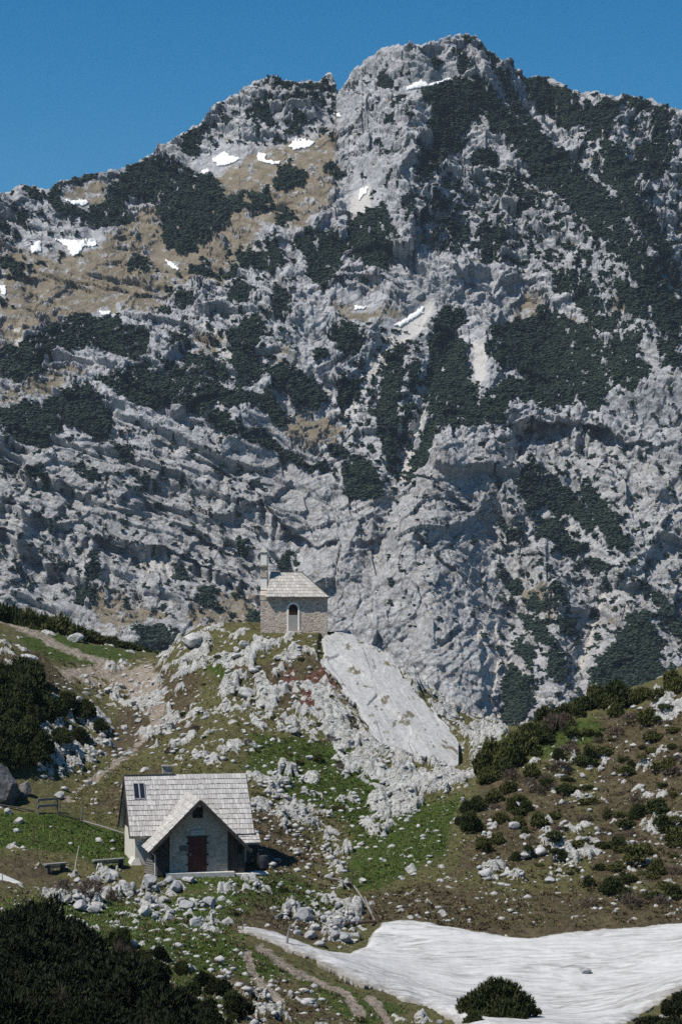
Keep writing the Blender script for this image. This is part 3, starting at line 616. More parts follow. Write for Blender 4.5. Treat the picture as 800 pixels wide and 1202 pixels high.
GREENP = [[(0,962),(60,957),(148,982),(150,1012),(110,1012),(80,1000),(0,985)], [(300,1030),(330,1022),(400,1058),(415,1080),(370,1075),(300,1062),(290,1040)], [(300,862),(400,872),(470,928),(440,1000),(400,955),(330,930),(290,900)],
 [(425,960),(540,935),(520,1005),(440,1045),(400,1040)], [(20,742),(60,745),(170,772),(110,782),(40,770)], [(0,1050),(120,1058),(260,1098),(330,1128),(280,1202),(0,1202)], [(190,1030),(290,1030),(285,1042),(200,1044)], [(330,1130),(420,1165),(470,1185),(430,1202),(380,1180)], [(235,780),(300,775),(310,800),(260,800)], [(150,1060),(290,1045),(330,1062),(260,1100),(190,1090)], [(560,880),(640,850),(720,835),(700,870),(620,890)]]
BROWNP = [[(0,1002),(40,1004),(75,1015),(60,1040),(20,1040),(0,1022)], [(285,935),(330,950),(365,990),(385,1012),(330,1022),(300,1020)], [(100,945),(180,895),(205,905),(150,965)], [(380,1062),(500,1035),(640,1050),(800,1040),(800,1085),(620,1105),(450,1088)], [(560,880),(600,900),(680,930),(660,1010),(560,1030),(520,1040),(560,960)], [(255,1075),(310,1062),(380,1085),(400,1110),(330,1110),(280,1092)], [(700,840),(800,810),(800,1050),(690,1040)], [(270,780),(400,760),(420,830),(330,840)], [(0,775),(50,765),(80,800),(30,820)], [(250,1140),(330,1150),(420,1202),(280,1202)], [(60,1030),(130,1035),(130,1055),(50,1048)], [(100,885),(180,780),(240,790),(230,850),(150,890)]]
GRAVELP = [[(72,948),(68,938),(100,912),(145,882),(172,852),(166,832),(125,805),(88,790),(100,776),(150,778),(180,772),(192,800),(200,835),(190,862),(160,890),(112,925)], [(60,780),(100,775),(130,800),(120,815),(70,800)], [(0,1022),(0,1038),(30,1038)]]
GRAVELL = [([(-10, 724), (40, 744), (95, 768), (130, 780)], 4), ([(305, 1112), (335, 1133), (400, 1165), (425, 1190)], 5), ([(290, 1125), (300, 1150), (330, 1180)], 5), ([(270, 1158), (282, 1180), (300, 1202)], 4.5), ([(433, 1175), (450, 1190), (458, 1205)], 4.5)]
REDP = [[(357,792),(383,780),(398,758),(412,775),(416,797),(398,802),(388,822),(352,832)], [(330,790),(345,785),(350,800),(335,805)]]
ROCKP = [([(190,772),(215,745),(255,738),(300,744),(385,744),(400,800),(470,870),(480,895),(420,935),(380,1000),(345,1005),(300,905),(200,895),(150,850)], .52),
 ([(205,770),(236,743),(252,748),(240,790),(212,800)], 1.0), ([(268,752),(300,745),(330,765),(300,785)], .8), ([(330,745),(385,745),(375,780),(345,775)], .8), ([(270,795),(310,790),(330,825),(310,860),(260,830)], .8), ([(205,810),(240,815),(240,845),(205,840)], .75),
 ([(362,800),(385,800),(420,815),(480,870),(500,895),(490,940),(450,985),(425,970),(440,930),(400,900),(375,850)], 1.0), ([(395,742),(430,755),(520,815),(592,862),(575,900),(545,915),(532,895),(534,868),(494,820),(456,775)], .8), ([(465,890),(530,900),(570,905),(540,925),(490,950),(450,985),(440,960)], .92),
 ([(55,822),(105,825),(132,860),(128,890),(100,905),(50,915),(35,880)], .85), ([(90,790),(150,780),(195,830),(180,850),(140,830)], .6), ([(0,745),(30,750),(60,780),(40,800),(0,790)], .3), ([(310,905),(345,900),(375,960),(412,1000),(395,1030),(375,985),(330,950)], .8), ([(275,900),(330,905),(345,935),(300,960)], .6),
 ([(50,1028),(180,1018),(292,1032),(250,1092),(150,1075),(60,1062)], .5), ([(285,1028),(320,1022),(315,1045),(280,1050)], .9), ([(330,1058),(395,1050),(432,1085),(405,1122),(345,1092)], .72), ([(395,1015),(420,1045),(430,1075),(400,1065)], .7),
 ([(560,945),(640,870),(800,815),(800,1060),(640,1050),(560,1040)], .17), ([(640,890),(800,880),(800,940),(700,930)], .35), ([(600,985),(680,960),(720,1000),(640,1030)], .45), ([(640,920),(700,880),(790,900),(760,945),(690,930)], .38), ([(755,815),(800,800),(800,850),(770,850)], .7), ([(560,1020),(640,1000),(650,1030),(570,1040)], .5), ([(730,960),(800,940),(800,990),(740,1000)], .4),
 ([(250,1120),(330,1150),(430,1202),(260,1202)], .3), ([(480,1185),(540,1180),(560,1202),(490,1202)], .3), ([(560,870),(590,862),(560,905),(535,905)], .8), ([(0,1045),(240,1100),(280,1180),(60,1100)], .2), ([(360,985),(560,940),(800,1080),(450,1088)], .14), ([(90,955),(150,965),(130,930),(80,940)], .25)]
SNOWFIELD = [(268,1087),(300,1092),(330,1100),(360,1112),(385,1120),(410,1122),(428,1113),(434,1100),(448,1086),(470,1083),(500,1084),(540,1092),(580,1100),(620,1104),(660,1098),(720,1093),(760,1090),(800,1086),(900,1074),(1000,1064),(1000,1090),(900,1122),(850,1140),(805,1162),(770,1182),(735,1206),(640,1240),(560,1215),(520,1196),(496,1184),(474,1178),(450,1166),(428,1160),(400,1148),(370,1132),(340,1118),(310,1104),(290,1096)]

SLABC = [((385,744),164.3), ((456,776),164.2), ((530,866),155.5), ((528,894),152.4), ((465,871),153.4), ((412,808),159.0)]
SLABP = np.linalg.lstsq(np.array([[c[0][0], c[0][1], 1] for c in SLABC]), np.array([1/c[1] for c in SLABC]), rcond=None)[0]   # a plane in space
SLAB_XY = [((px-CX)*Y/F, Y) for (px, py), Y in [(q, 1/(q[0]*SLABP[0]+q[1]*SLABP[1]+SLABP[2])) for q in [(383,742),(403,738),(456,772),(496,818),(520,846),(538,866),(542,899),(526,905),(488,894),(452,878),(424,845),(398,811),(378,769)]]]
def slab_z(x, y):
    a, b, c = SLABP; return ((a*(CX*y+F*x)+b*HY*y+c*y-1)/(b*F)).astype(f32)
def ext(poly): return [(-165 if x == 0 else 970 if x == 800 else x, y if 0 < x < 800 else y+(18 if x == 0 and y > 1000 else -8 if x == 0 else -30 if y < 900 else 0)) for x, y in poly]   # the same cover carries on beyond the view
GREENP = [ext(q) for q in GREENP]; BROWNP = [ext(q) for q in BROWNP]; ROCKP = [(ext(q), d) for q, d in ROCKP]
def build_ground():
    px = np.concatenate([np.arange(-1400, -170, 20.), np.arange(-170, -30, 1.3), np.arange(-30, 830, .9), np.arange(830, 975, 1.3), np.arange(976, 2201, 20.)]).astype(f32)
    Y = np.concatenate([np.geomspace(2, 79, 70), np.arange(79.3, 126, .075), np.arange(126, 170, .082), np.arange(170, 190, .12), np.arange(190.5, 302, 1.5)]).astype(f32)
    PXg, YY = np.meshgrid(px, Y); XX = (PXg-CX)/F*YY
    Z = tps(XX, YY)
    Zb = Z.copy()
    # --- undulation
    Z = Z+.35*fbm(XX/5, YY/5, 4, 201)*sstep(8, 60, YY)+.16*fbm(XX/1.1, YY/1.1, 3, 202)+.06*fbm(XX/.35, YY/.35, 3, 203)+.07*sstep(60, 80, YY)*(.6-cells(XX/.55, YY/.55, 204)[0])
    PY = HY-Zb/YY*F
    PXw, PYw = PXg, PY
    # --- building pads
    c, s_ = math.cos(HUT_RZ), math.sin(HUT_RZ)
    lx = (XX-HUT_O.x)*c+(YY-HUT_O.y)*s_; ly = -(XX-HUT_O.x)*s_+(YY-HUT_O.y)*c
    dd = np.maximum(np.abs(lx)-3.7, np.maximum(-4.5-ly, ly-6.0)); k = 1-sstep(-.1, 1.6, dd)
    Z = Z*(1-k)+k*(HUT_O.z-.10-.42*sstep(-.2, -1.2, ly)+.03*fbm(XX, YY, 3, 5))
    dd = np.maximum(np.abs(XX-CH_X)-3.0, np.maximum(CH_Y-.3-YY, YY-CH_Y-4.6)); k2 = 1-sstep(-.2, 1.0, dd)
    Z = Z*(1-k2)+k2*(CH_Z-.05)
    pad = np.maximum(k, k2)
    sdsn = polysd(PXw, PYw, SNOWFIELD)+3*fbm(XX/2.2, YY/2.2, 4, 207)+1.6*fbm(XX/.5, YY/.5, 3, 208)
    # --- rock density
    dens = np.zeros_like(Z)
    for poly, dv in ROCKP:
        sd = polymax(PXw, PYw, [poly], 14); dens = np.maximum(dens, dv*sstep(-11, 5, sd))
    dens = np.maximum(dens, .05*((PY > 700) & (YY > 79)))
    dens = np.maximum(dens*np.clip(.72+2.8*fbm(XX/3.0, YY/3.0, 4, 211, .6), .05, 1.6), (dens-.62)*2.2)*(1-pad)*sstep(1, -5, sdsn)
    for poly in [GREENP[0]]: dens *= 1-.8*sstep(-3, 4, polymax(PXw, PYw, [poly], 14))
    for ln, wd in GRAVELL[1:]:
        d, s2 = linedist(PXw, PYw, ln); dens *= sstep(wd*.6, wd*1.8, d)
    rock = np.zeros_like(Z); H = np.zeros_like(Z)
    wx = .25*fbm(XX/.9, YY/.9, 3, 215); wy = .25*fbm(XX/.9, YY/.9, 3, 216)
    rx, ry = XX*.86-YY*.5, XX*.5+YY*.86                               # beds run down to the right
    # outcrops: irregular ledges breaking through the turf, cracked and tilted; single blocks between them
    n1 = fbm((rx+1.6*wx)/2.3, (ry+1.6*wy)/1.1, 6, 218, .66); thr = .45-.68*dens
    f = n1-thr
    _, _, _, _, hc = cells((rx+wx)/1.5, (ry+wy)/.9, 219); lvl = .25+.95*_TAB[(hc*3+1) & 65535][..., 1]
    c1, c2, _, _, _ = cells((rx+wx*.7)/.75, (ry+wy*.7)/.5, 220); crack = np.clip((c2-c1)/.16, 0, 1)
    ok = dens > .02
    ho = np.where(ok, .60*sstep(-.01, .09, f)*lvl*(.55+.45*crack)+.16*np.clip(f, 0, .5), 0)
    H = np.maximum(H, ho); rock = np.maximum(rock, np.where(ok, np.clip(.5+f/.035, 0, 1)*(.25+.75*crack), 0))
    for cs, hh, sd, ky, kd in ((1.25, .50, 222, 1.4, .22), (.62, .30, 223, 1.35, .20), (.34, .17, 224, 1.3, .12)):
        qx, qy = (rx+wx*cs)/cs/ky*1.1, (ry+wy*cs)/cs
        d1, d2, vx, vy, h = cells(qx, qy, sd)
        r = _TAB[(h*5+3) & 65535]
        on = r[..., 0] < np.clip(dens*kd, 0, .8)
        edge = np.clip((d2-d1)/.34, 0, 1)*np.clip((.30+.42*r[..., 3]-d1)/.2, 0, 1)
        tilt = (r[..., 1]-.5)*1.8*vx+(r[..., 2]-.25)*1.6*vy
        hb = np.where(on, hh*(.3+.7*r[..., 3])*np.maximum(edge**.5*(.75+tilt), 0), 0)
        H = np.maximum(H, hb); rock = np.maximum(rock, np.where(on, np.clip(edge*2.6, 0, 1), 0))
    H += rock*(.05*ridged(XX/.6, YY/.6, 3, 231)+.15*facet(rx/.55, ry/.4, 232, 1.2, 1.0)+.09*facet(rx/.22, ry/.16, 233, 1.3, 1.1))
    H = np.minimum(H, .85)
    for _ in range(2):                                            # weathered, not razor edged
        H[:, 1:-1] = .25*H[:, :-2]+.5*H[:, 1:-1]+.25*H[:, 2:]; H[1:-1] = .25*H[:-2]+.5*H[1:-1]+.25*H[2:]
    dmp = 1-sstep(-1, 3, polymax(PXw, PYw, [[(381,742),(402,738),(456,774),(494,820),(532,862),(534,896),(524,897),(494,887),(463,873),(412,809),(392,768)]], 20))
    Z = Z+H*(.35+.65*dmp)*sstep(75, 85, YY)
    zs = slab_z(XX, YY); inside = sstep(-.9, -.2, polysd(XX, YY, [tuple(q) for q in SLAB_XY])); Z = np.where(inside > 0, np.minimum(Z, zs-.30*inside+(1-inside)*1.0), Z)
    rock = rock*(1-inside*.5)
    # --- covers
    gr = np.minimum(polymax(PXw, PYw, GREENP, 40), 9)+11*fbm(XX/2.5, YY/2.5, 5, 241, .6)
    gr = gr+9*sstep(-6, 6, polymax(PXw, PYw, [GREENP[0], GREENP[6], GREENP[1]], 14))
    br = np.minimum(polymax(PXw, PYw, BROWNP, 40), 9)+14*fbm(XX/2.2, YY/2.2, 5, 242, .65)-2
    gv = polymax(PXw, PYw, GRAVELP, 40)+16*fbm(XX/1.2, YY/1.2, 5, 243, .68)-5
    for ln, wd in GRAVELL:
        d, s2 = linedist(PXw, PYw, ln); gv = np.maximum(gv, (wd-d)*1.6+5*fbm(XX/.7, YY/.7, 3, 244))
    rd = polymax(PXw, PYw, REDP, 40)+5*fbm(XX/1.0, YY/1.0, 4, 245)
    a1 = np.stack([rock, np.clip(.5+gr/22, 0, 1), np.clip(.5+br/24, 0, 1)], -1).astype(f32)
    a2 = np.stack([np.clip(.5+gv/12, 0, 1)*.95, np.clip(.5+rd/9, 0, 1), np.zeros_like(Z)], -1).astype(f32)
    nr, nc = Z.shape
    co = np.stack([XX, YY, Z], -1).astype(f32); idx = np.arange(nr*nc).reshape(nr, nc)
    fq = np.stack([idx[:-1, :-1], idx[:-1, 1:], idx[1:, 1:], idx[1:, :-1]], -1).reshape(-1, 4)
    g = mesh_from('ground', co.reshape(-1, 3), fq, mat_ground(), attrs={'cover': a1.reshape(-1, 3), 'cover2': a2.reshape(-1, 3)})
    tag(g, kind='structure')
    # --- the old snow lying in the hollow
    ins = sdsn > 0
    i0 = int(np.searchsorted(Y, 90)); i1 = int(np.searchsorted(Y, 130)); sub = ins[i0:i1]; fl = np.zeros_like(sub)       # one connected sheet only
    fl[np.searchsorted(Y, 110)-i0, np.searchsorted(px, 600)] = True
    for _ in range(900):
        g2 = fl.copy(); g2[1:] |= fl[:-1]; g2[:-1] |= fl[1:]; g2[:, 1:] |= fl[:, :-1]; g2[:, :-1] |= fl[:, 1:]; g2 &= sub
        if (g2 == fl).all(): break
        fl = g2
    ins = np.zeros_like(ins); ins[i0:i1] = fl
    q = ins[:-1, :-1] & ins[1:, :-1] & ins[1:, 1:] & ins[:-1, 1:]
    r, cc = np.nonzero(q); use = np.zeros(Z.shape, bool)
    for a, b in ((0, 0), (1, 0), (1, 1), (0, 1)): use[r+a, cc+b] = True
    vid = np.full(Z.shape, -1); vid[use] = np.arange(use.sum())
    v = np.stack([XX[use], YY[use], Zb[use]], -1)
    v[:, 2] += .06+.34*np.clip(sdsn[use]/9, 0, 1)**.6+.10*fbm(v[:, 0]/2.5, v[:, 1]/6, 4, 251)+.02*fbm(v[:, 0]/1.6, v[:, 1]/.8, 4, 252)
    fc = np.stack([vid[r, cc], vid[r, cc+1], vid[r+1, cc+1], vid[r+1, cc]], -1)
    o = mesh_from('snowfield', v, fc, mat_snow('old_snow', 1.0), smooth=True, attrs={'rim': np.repeat(np.clip(1-sdsn[use]/11, 0, 1)[:, None], 3, 1).astype(f32)})
    sm = o.modifiers.new('thick', 'SOLIDIFY'); sm.thickness = .5; sm.offset = -1
    tag(o, 'broad streaked white snowfield filling the hollow below the hut', 'snowfield')
    return px, Y, Z, Zb, rock, gv, sdsn
GPX, GY, GZ, GZB, GROCK, GGRAV, GSNOW = build_ground()
def gz(x, y):
    fc = np.interp(CX+F*x/y, GPX, np.arange(len(GPX))); fr = np.interp(y, GY, np.arange(len(GY)))
    i = min(int(fr), len(GY)-2); j = min(int(fc), len(GPX)-2); a = fr-i; b = fc-j
    return float((GZ[i, j]*(1-b)+GZ[i, j+1]*b)*(1-a)+(GZ[i+1, j]*(1-b)+GZ[i+1, j+1]*b)*a)
GZS = GZ.copy()
def at(px, py):
    """the first point of the ground seen at that place of the photograph"""
    j = int(round(np.interp(px, GPX, np.arange(len(GPX)))))
    pyc = HY-GZ[:, j]/GY*F
    i0 = int(np.searchsorted(GY, 79.3))
    k = np.nonzero(pyc[i0:] <= py)[0]
    if not len(k): return None
    i = i0+k[0]
    return Vector(((px-CX)/F*GY[i], float(GY[i]), float(GZ[i, j])))
# the valley floor far below, as one sheet
vs = MB(); n = 24
for i in range(n):
    for j in range(n):
        x0, x1 = -3200+6400*i/n, -3200+6400*(i+1)/n; y0, y1 = -3200+6400*j/n, -3200+6400*(j+1)/n
        vs.poly([(x0, y0, -125), (x1, y0, -125), (x1, y1, -125), (x0, y1, -125)])
bmesh.ops.remove_doubles(vs.bm, verts=vs.bm.verts[:], dist=.01)
tag(vs.build('valley_ground', mat_plain('valley_green', (.04, .055, .025), (.09, .09, .045), .05, bump=0)), kind='structure')
# ================================================================== THE HUT
M_SH = mat_shingle('grey_shingles', (.37, .355, .345), (.58, .565, .55), (.24, .23, .22))
M_SH2 = mat_shingle('chapel_shingles', (.35, .335, .315), (.55, .53, .505), (.22, .205, .19))
M_WDK = mat_wood('dark_weathered_boards', (.030, .027, .025), (.085, .078, .072))
M_WGR = mat_wood('grey_weathered_wood', (.13, .125, .12), (.27, .26, .25), sc=(3, 14, 14))
M_WPOST = mat_wood('grey_post_wood', (.10, .095, .085), (.22, .205, .185))
M_WBR = mat_wood('brown_wood', (.06, .042, .03), (.14, .10, .075))
M_PALE = mat_wood('pale_stripped_wood', (.38, .35, .30), (.55, .52, .46))
M_STONE = mat_masonry('porch_masonry', (.20, .17, .14), (.46, .41, .35), (.42, .385, .335), 3.3, .5)
M_CHST = mat_masonry('chapel_masonry', (.32, .255, .215), (.56, .48, .42), (.54, .475, .41), 4.2, .05, 1.9)
M_PLASTW = mat_plain('white_plaster', (.68, .66, .61), (.82, .80, .75), 2.5)
M_PLAST = mat_plain('pale_plaster', (.46, .44, .40), (.66, .64, .59), 2.5)
M_CONC = mat_plain('pale_concrete', (.40, .39, .37), (.58, .57, .54), 3.5)
M_RED = mat_wood('red_brown_door_paint', (.068, .026, .022), (.115, .045, .038), sc=(9, 9, .8))
M_DK = mat_plain('dark_opening', (.012, .010, .010), (.03, .025, .022), 3)
M_GLASS = mat_plain('dark_panel_glass', (.010, .014, .022), (.02, .026, .04), 2, .18, 0)
M_METAL = mat_plain('dull_grey_metal', (.25, .26, .27), (.36, .37, .38), 4, .5)
M_WHITE = mat_plain('white_enamel', (.55, .55, .54), (.70, .70, .69), 3, .5, .1)

def shingle_patch(mb, a, b, c, d, rows, wid, lift=.045, rag=.10, over=.06):
    """shingles between eave a-b and ridge d-c (a,d one side; b,c the other)"""
    a, b, c, d = map(Vector, (a, b, c, d))
    nrm = (b-a).cross(d-a).normalized()
    def P(u, v, n): return (a*(1-u)+b*u)*(1-v)+(d*(1-u)+c*u)*v+nrm*n
    for r in range(rows):
        v0, v1 = r/rows, (r+1)/rows
        L = (P(1, v0, 0)-P(0, v0, 0)).length
        if L < .05: continue
        u = 0.0
        while u < 1:
            w = wid*random.uniform(.7, 1.35)/L; u2 = min(u+w, 1)
            if 1-u2 < .3*w: u2 = 1
            g = .006/L; va = v0-random.uniform(0, rag)/rows; vb = min(v1+over/rows*4, 1.0)
            l0 = lift*random.uniform(.8, 1.35); th = .016
            mb.hull8([P(u+g, va, l0), P(u2-g, va, l0), P(u2-g, vb, .006), P(u+g, vb, .006),
                      P(u+g, va, l0+th), P(u2-g, va, l0+th), P(u2-g, vb, .006+th), P(u+g, vb, .006+th)])
            u = u2
hut = empty('mountain_hut', HUT_O, HUT_RZ)
tag(hut, 'small stone hut with steep grey shingle roof, gabled porch and red-brown door', 'hut')
Ez, Rz, Ry = 1.62, 4.95, 2.75
# walls
m = MB(); m.prism([(-3.35, .02, -.5), (3.3, .02, -.5), (3.3, .02, 1.95), (-3.35, .02, 1.95)], (0, 5.46, 0)); m.build('wall', M_PLAST, hut)
for x0, nm in ((-3.37, 'gable_boards'), (3.27, 'gable_boards')):
    m = MB(); m.prism([(x0, .05, 1.75), (x0, 5.45, 1.75), (x0, 5.45, 1.9), (x0, Ry, 4.75), (x0, .05, 1.9)], (.05, 0, 0))
    for k in range(13): m.box(x0-.03, x0+.02, .3+k*.38, .3+k*.38+.05, 1.8, min(4.6, 1.9+min(.25+k*.38, 5.2-(.25+k*.38))*1.0))
    m.build(nm, M_WDK, hut)
m = MB(); m.prism([(-3.95, -.25, -.6), (-2.75, -.25, -.6), (-3.1, -.02, .25), (-3.42, -.02, .25)], (0, 1.4, 0)); m.build('plinth', M_CONC, hut)
# roof
m = MB(); t_ = .10
m.prism([(-3.66, -.38, Ez-.05), (-3.66, Ry, Rz-.05), (-3.66, Ry, Rz-.05-t_), (-3.66, -.30, Ez-.05-t_)], (7.32, 0, 0))
m.prism([(-3.66, 5.88, Ez-.05), (-3.66, Ry+.001, Rz-.05), (-3.66, Ry+.001, Rz-.05-t_), (-3.66, 5.80, Ez-.05-t_)], (7.32, 0, 0))
shingle_patch(m, (-3.70, -.42, Ez), (3.70, -.42, Ez), (3.70, Ry, Rz), (-3.70, Ry, Rz), 12, .17)
shingle_patch(m, (3.70, 5.92, Ez), (-3.70, 5.92, Ez), (-3.70, Ry, Rz), (3.70, Ry, Rz), 12, .27)
roof = m.build('roof', M_SH, hut)
m = MB(); m.bar((-3.72, Ry-.05, Rz+.035), (-.6, Ry-.05, Rz+.035), .14, .03); m.build('ridge_board', M_WDK, roof)
m = MB(); m.box(-1.32, -.76, 2.85, 3.4, 4.3, 5.42); m.box(-1.38, -.70, 2.79, 3.46, 5.42, 5.50); m.build('chimney', mat_masonry('chimney_stone', (.22, .21, .2), (.36, .35, .34), (.3, .29, .28), 5), roof)
for k, x0 in enumerate((-3.22, -2.875)):
    sl = Vector((0, 3.17, 3.33)).normalized(); nn = Vector((0, -sl.z, sl.y)); base = Vector((0, 1.47, Ez+(1.47+.42)*1.05))
    A = Vector((x0, 0, 0))+base+nn*.06; Bq = A+sl*1.16; wv = Vector((.315, 0, 0))
    m = MB(); m.prism([A, A+wv, Bq+wv, Bq], nn*.045); p = m.build('roof_panel', M_GLASS, hut)
    fm = MB()
    for q0, q1 in ((A, Bq), (A+wv, Bq+wv), (A, A+wv), (Bq, Bq+wv)): fm.bar(q0+nn*.03, q1+nn*.03, .035, .06, nn)
    fm.build('panel_frame', M_METAL, p)
for x0 in (-3.72, 3.72):
    m = MB(); m.bar((x0, -.42, Ez-.08), (x0, Ry, Rz-.08), .05, .18); m.bar((x0, 5.92, Ez-.08), (x0, Ry, Rz-.08), .05, .18); m.build('barge_board', M_WDK, hut)
# porch
py0, pf = -3.0, -3.62
m = MB(); m.prism([(-1.70, py0, -.25), (1.68, py0, -.25), (1.68, py0, 2.18), (0, py0, 3.86), (-1.70, py0, 2.16)], (0, .35, 0)); pw = m.build('porch_wall', M_STONE, hut)
for x0, x1 in ((-2.42, -1.70), (1.68, 2.70)):
    m = MB(); n = max(3, int(round((x1-x0)/.145)))
    for k in range(n):
        a, b = x0+(x1-x0)*k/n+.004, x0+(x1-x0)*(k+1)/n-.004; dy = random.uniform(-.012, .012)+.09
        ta, tb = 3.83-abs(a), 3.83-abs(b)
        m.prism([(a, py0+dy, -.40), (b, py0+dy, -.40), (b, py0+dy, tb), (a, py0+dy, ta)], (0, .03, 0))
    m.build('board_panel', M_WDK, hut)
for x0, x1 in ((-2.42, -2.36), (2.64, 2.70)):
    m = MB(); m.box(x0, x1, py0+.13, 0, -.42, 1.32); m.build('porch_side', M_WDK, hut)
m = MB()
m.prism([(0, pf+.02, 3.95), (-2.92, pf+.02, 1.03), (-2.86, pf+.02, .97), (0, pf+.02, 3.83)], (0, 3.1, 0)); m.prism([(0.001, pf+.02, 3.95), (2.92, pf+.02, 1.03), (2.86, pf+.02, .97), (0.001, pf+.02, 3.83)], (0, 3.1, 0))
shingle_patch(m, (-2.97, -.45, 1.03), (-2.97, pf, 1.03), (0, pf, 4.0), (0, 1.8, 4.0), 10, .17)
shingle_patch(m, (2.97, pf, 1.03), (2.97, -.45, 1.03), (0, 1.8, 4.0), (0, pf, 4.0), 10, .17)
m.build('porch_roof', M_SH, hut)
for s in (-1, 1):
    m = MB(); m.bar((s*3.0, pf-.03, .93), (0, pf-.03, 3.93), .05, .19); m.build('barge_board', M_WDK, hut)
m = MB(); m.box(-.63, .45, py0-.03, py0+.03, -.20, 1.75)
for k in range(1, 7): m.box(-.63+k*.155-.006, -.63+k*.155+.006, py0-.034, py0, -.19, 1.74)
d = m.build('door', M_RED, hut)
for z in (.15, .75, 1.4):
    for xa, xb in ((.43, .56), (-.72, -.60)):
        m = MB(); m.box(xa, xb, py0-.06, py0-.028, z, z+.09); m.build('hinge', M_DK, d)
m = MB(); m.box(-.52, -.48, py0-.075, py0-.03, .72, .90); m.build('handle', M_METAL, d)
m = MB(); m.box(-.72, .54, py0-.022, py0+.02, 1.75, 1.87); m.build('lintel', M_WDK, hut)
m = MB(); m.prism([(-.50, py0-.07, 1.88), (.36, py0-.07, 1.93), (.36, py0-.07, 2.22), (-.50, py0-.07, 2.18)], (0, .045, 0)); m.build('name_board', mat_wood('bleached_board', (.30, .30, .30), (.50, .50, .50), sc=(2, 12, 12)), hut)
m = MB(); m.box(-1.12, -.68, py0-.035, py0-.003, 1.0, 1.32); m.build('plaque', mat_plain('slate_plaque', (.07, .08, .085), (.11, .12, .125)), hut)
m = MB(); m.box(-.31, .17, py0-.03, py0+.01, 2.96, 3.50); w = m.build('shutter_window', M_DK, hut)
m = MB()
for a in ((-.36, -.31, 2.90, 3.56), (.17, .22, 2.90, 3.56), (-.31, .17, 2.90, 2.96), (-.31, .17, 3.50, 3.56), (-.09, -.05, 2.96, 3.5), (-.31, .17, 3.2, 3.23)): m.box(a[0], a[1], py0-.055, py0-.004, a[2], a[3])
m.build('frame', M_WDK, w)
m = MB(); m.tube([(0, py0-.05, 3.72), (0, py0-.22, 3.74), (0, py0-.22, 3.68)], .02, 6); m.tube([(0, py0-.22, 3.70), (0, py0-.22, 3.64), (0, py0-.22, 3.57)], [.03, .085, .06], 10); m.build('outside_lamp', M_WHITE, hut)
m = MB(); m.box(-1.95, 2.05, -3.42, -3.002, -.75, -.22); m.box(2.05, 3.05, -3.30, -2.6, -.75, -.36); m.build('foundation_step', M_CONC, hut, .015)
m = MB(); m.tube([(-2.88, -3.45, 1.02), (-2.60, -3.32, .85), (-2.58, -3.30, -.55)], .035, 8); m.build('downpipe', M_WHITE, hut)
m = MB(); m.box(2.28, 2.50, -3.0+.05, -3.0+.088, .75, 1.25); m.build('side_hatch', M_DK, hut)
m = MB(); m.prism([(2.75, -.3, 1.58), (3.95, -.3, 1.58), (3.95, -1.0, 1.12), (2.75, -1.0, 1.12)], (0, .02, -.06)); shingle_patch(m, (2.75, -1.02, 1.13), (3.98, -1.02, 1.13), (3.98, -.25, 1.62), (2.75, -.25, 1.62), 3, .25); m.build('lean_to_roof', M_SH, hut)
m = MB(); m.bar((3.85, -.9, -.5), (3.85, -.9, 1.12), .1); m.bar((3.85, .1, -.5), (3.85, .1, 1.35), .1); m.build('lean_to_post', M_WDK, hut)
def hutp(x, y, z):
    c, s_ = math.cos(HUT_RZ), math.sin(HUT_RZ); return Vector((HUT_O.x+x*c-y*s_, HUT_O.y+x*s_+y*c, HUT_O.z+z))
m = MB()
for k in range(6): m.box(-.32, .32, -.02, .02, .06+k*.14, .15+k*.14)
for x in (-.28, .24): m.box(x, x+.05, .0201, .07, 0, .95)
o = m.build('wooden_pallet', M_WGR); o.location = hutp(-2.78, -2.1, -.42); o.rotation_euler = (math.radians(-14), math.radians(9), HUT_RZ-.3)
tag(o, 'slatted grey pallet leaning in the gap left of the porch', 'pallet')

# ================================================================== THE CHAPEL
chp = empty('stone_chapel', (CH_X, CH_Y, CH_Z)); tag(chp, 'little stone chapel with shingle roof and slim bell gable on top of the knoll', 'chapel')
m = MB(); m.prism([(-2.72, 0, -.9), (2.25, 0, -.9), (2.25, 0, 2.56), (-2.72, 0, 2.56)], (0, 4.0, 0)); m.build('wall', M_CHST, chp)
m = MB(); e0, e1, ez, rz = -2.30, 2.36, 2.62, 4.46
eL0, eR0, eR1, eL1 = (e0, -.30, ez), (e1, -.30, ez), (e1, 4.30, ez), (e0, 4.30, ez); rL, rR = (-2.02, 2.0, rz), (.28, 2.0, rz)
m.poly([eL0, eR0, rR, rL]); m.poly([eR0, eR1, rR]); m.poly([eR1, eL1, rL, rR]); m.poly([eL1, eL0, rL]); m.poly([eL0, eL1, eR1, eR0])
for f in m.bm.faces: pass
shingle_patch(m, (e0-.02, -.34, ez), (e1+.03, -.34, ez), (.28, 2.0, rz+.01), (-2.02, 2.0, rz+.01), 8, .24, .03)
shingle_patch(m, (e1+.04, -.33, ez), (e1+.04, 4.33, ez), (.29, 2.001, rz+.01), (.29, 1.999, rz+.01), 8, .24, .03)
shingle_patch(m, (e1+.03, 4.34, ez), (e0-.02, 4.34, ez), (-2.02, 2.0, rz+.01), (.28, 2.0, rz+.01), 8, .24, .03)
cr = m.build('roof', M_SH2, chp)
m = MB(); m.bar((-2.05, 2, rz+.04), (.3, 2, rz+.04), .14, .04); m.bar((.3, 2, rz+.03), (e1+.03, -.33, ez+.03), .10, .04); m.build('ridge_board', M_WDK, cr)
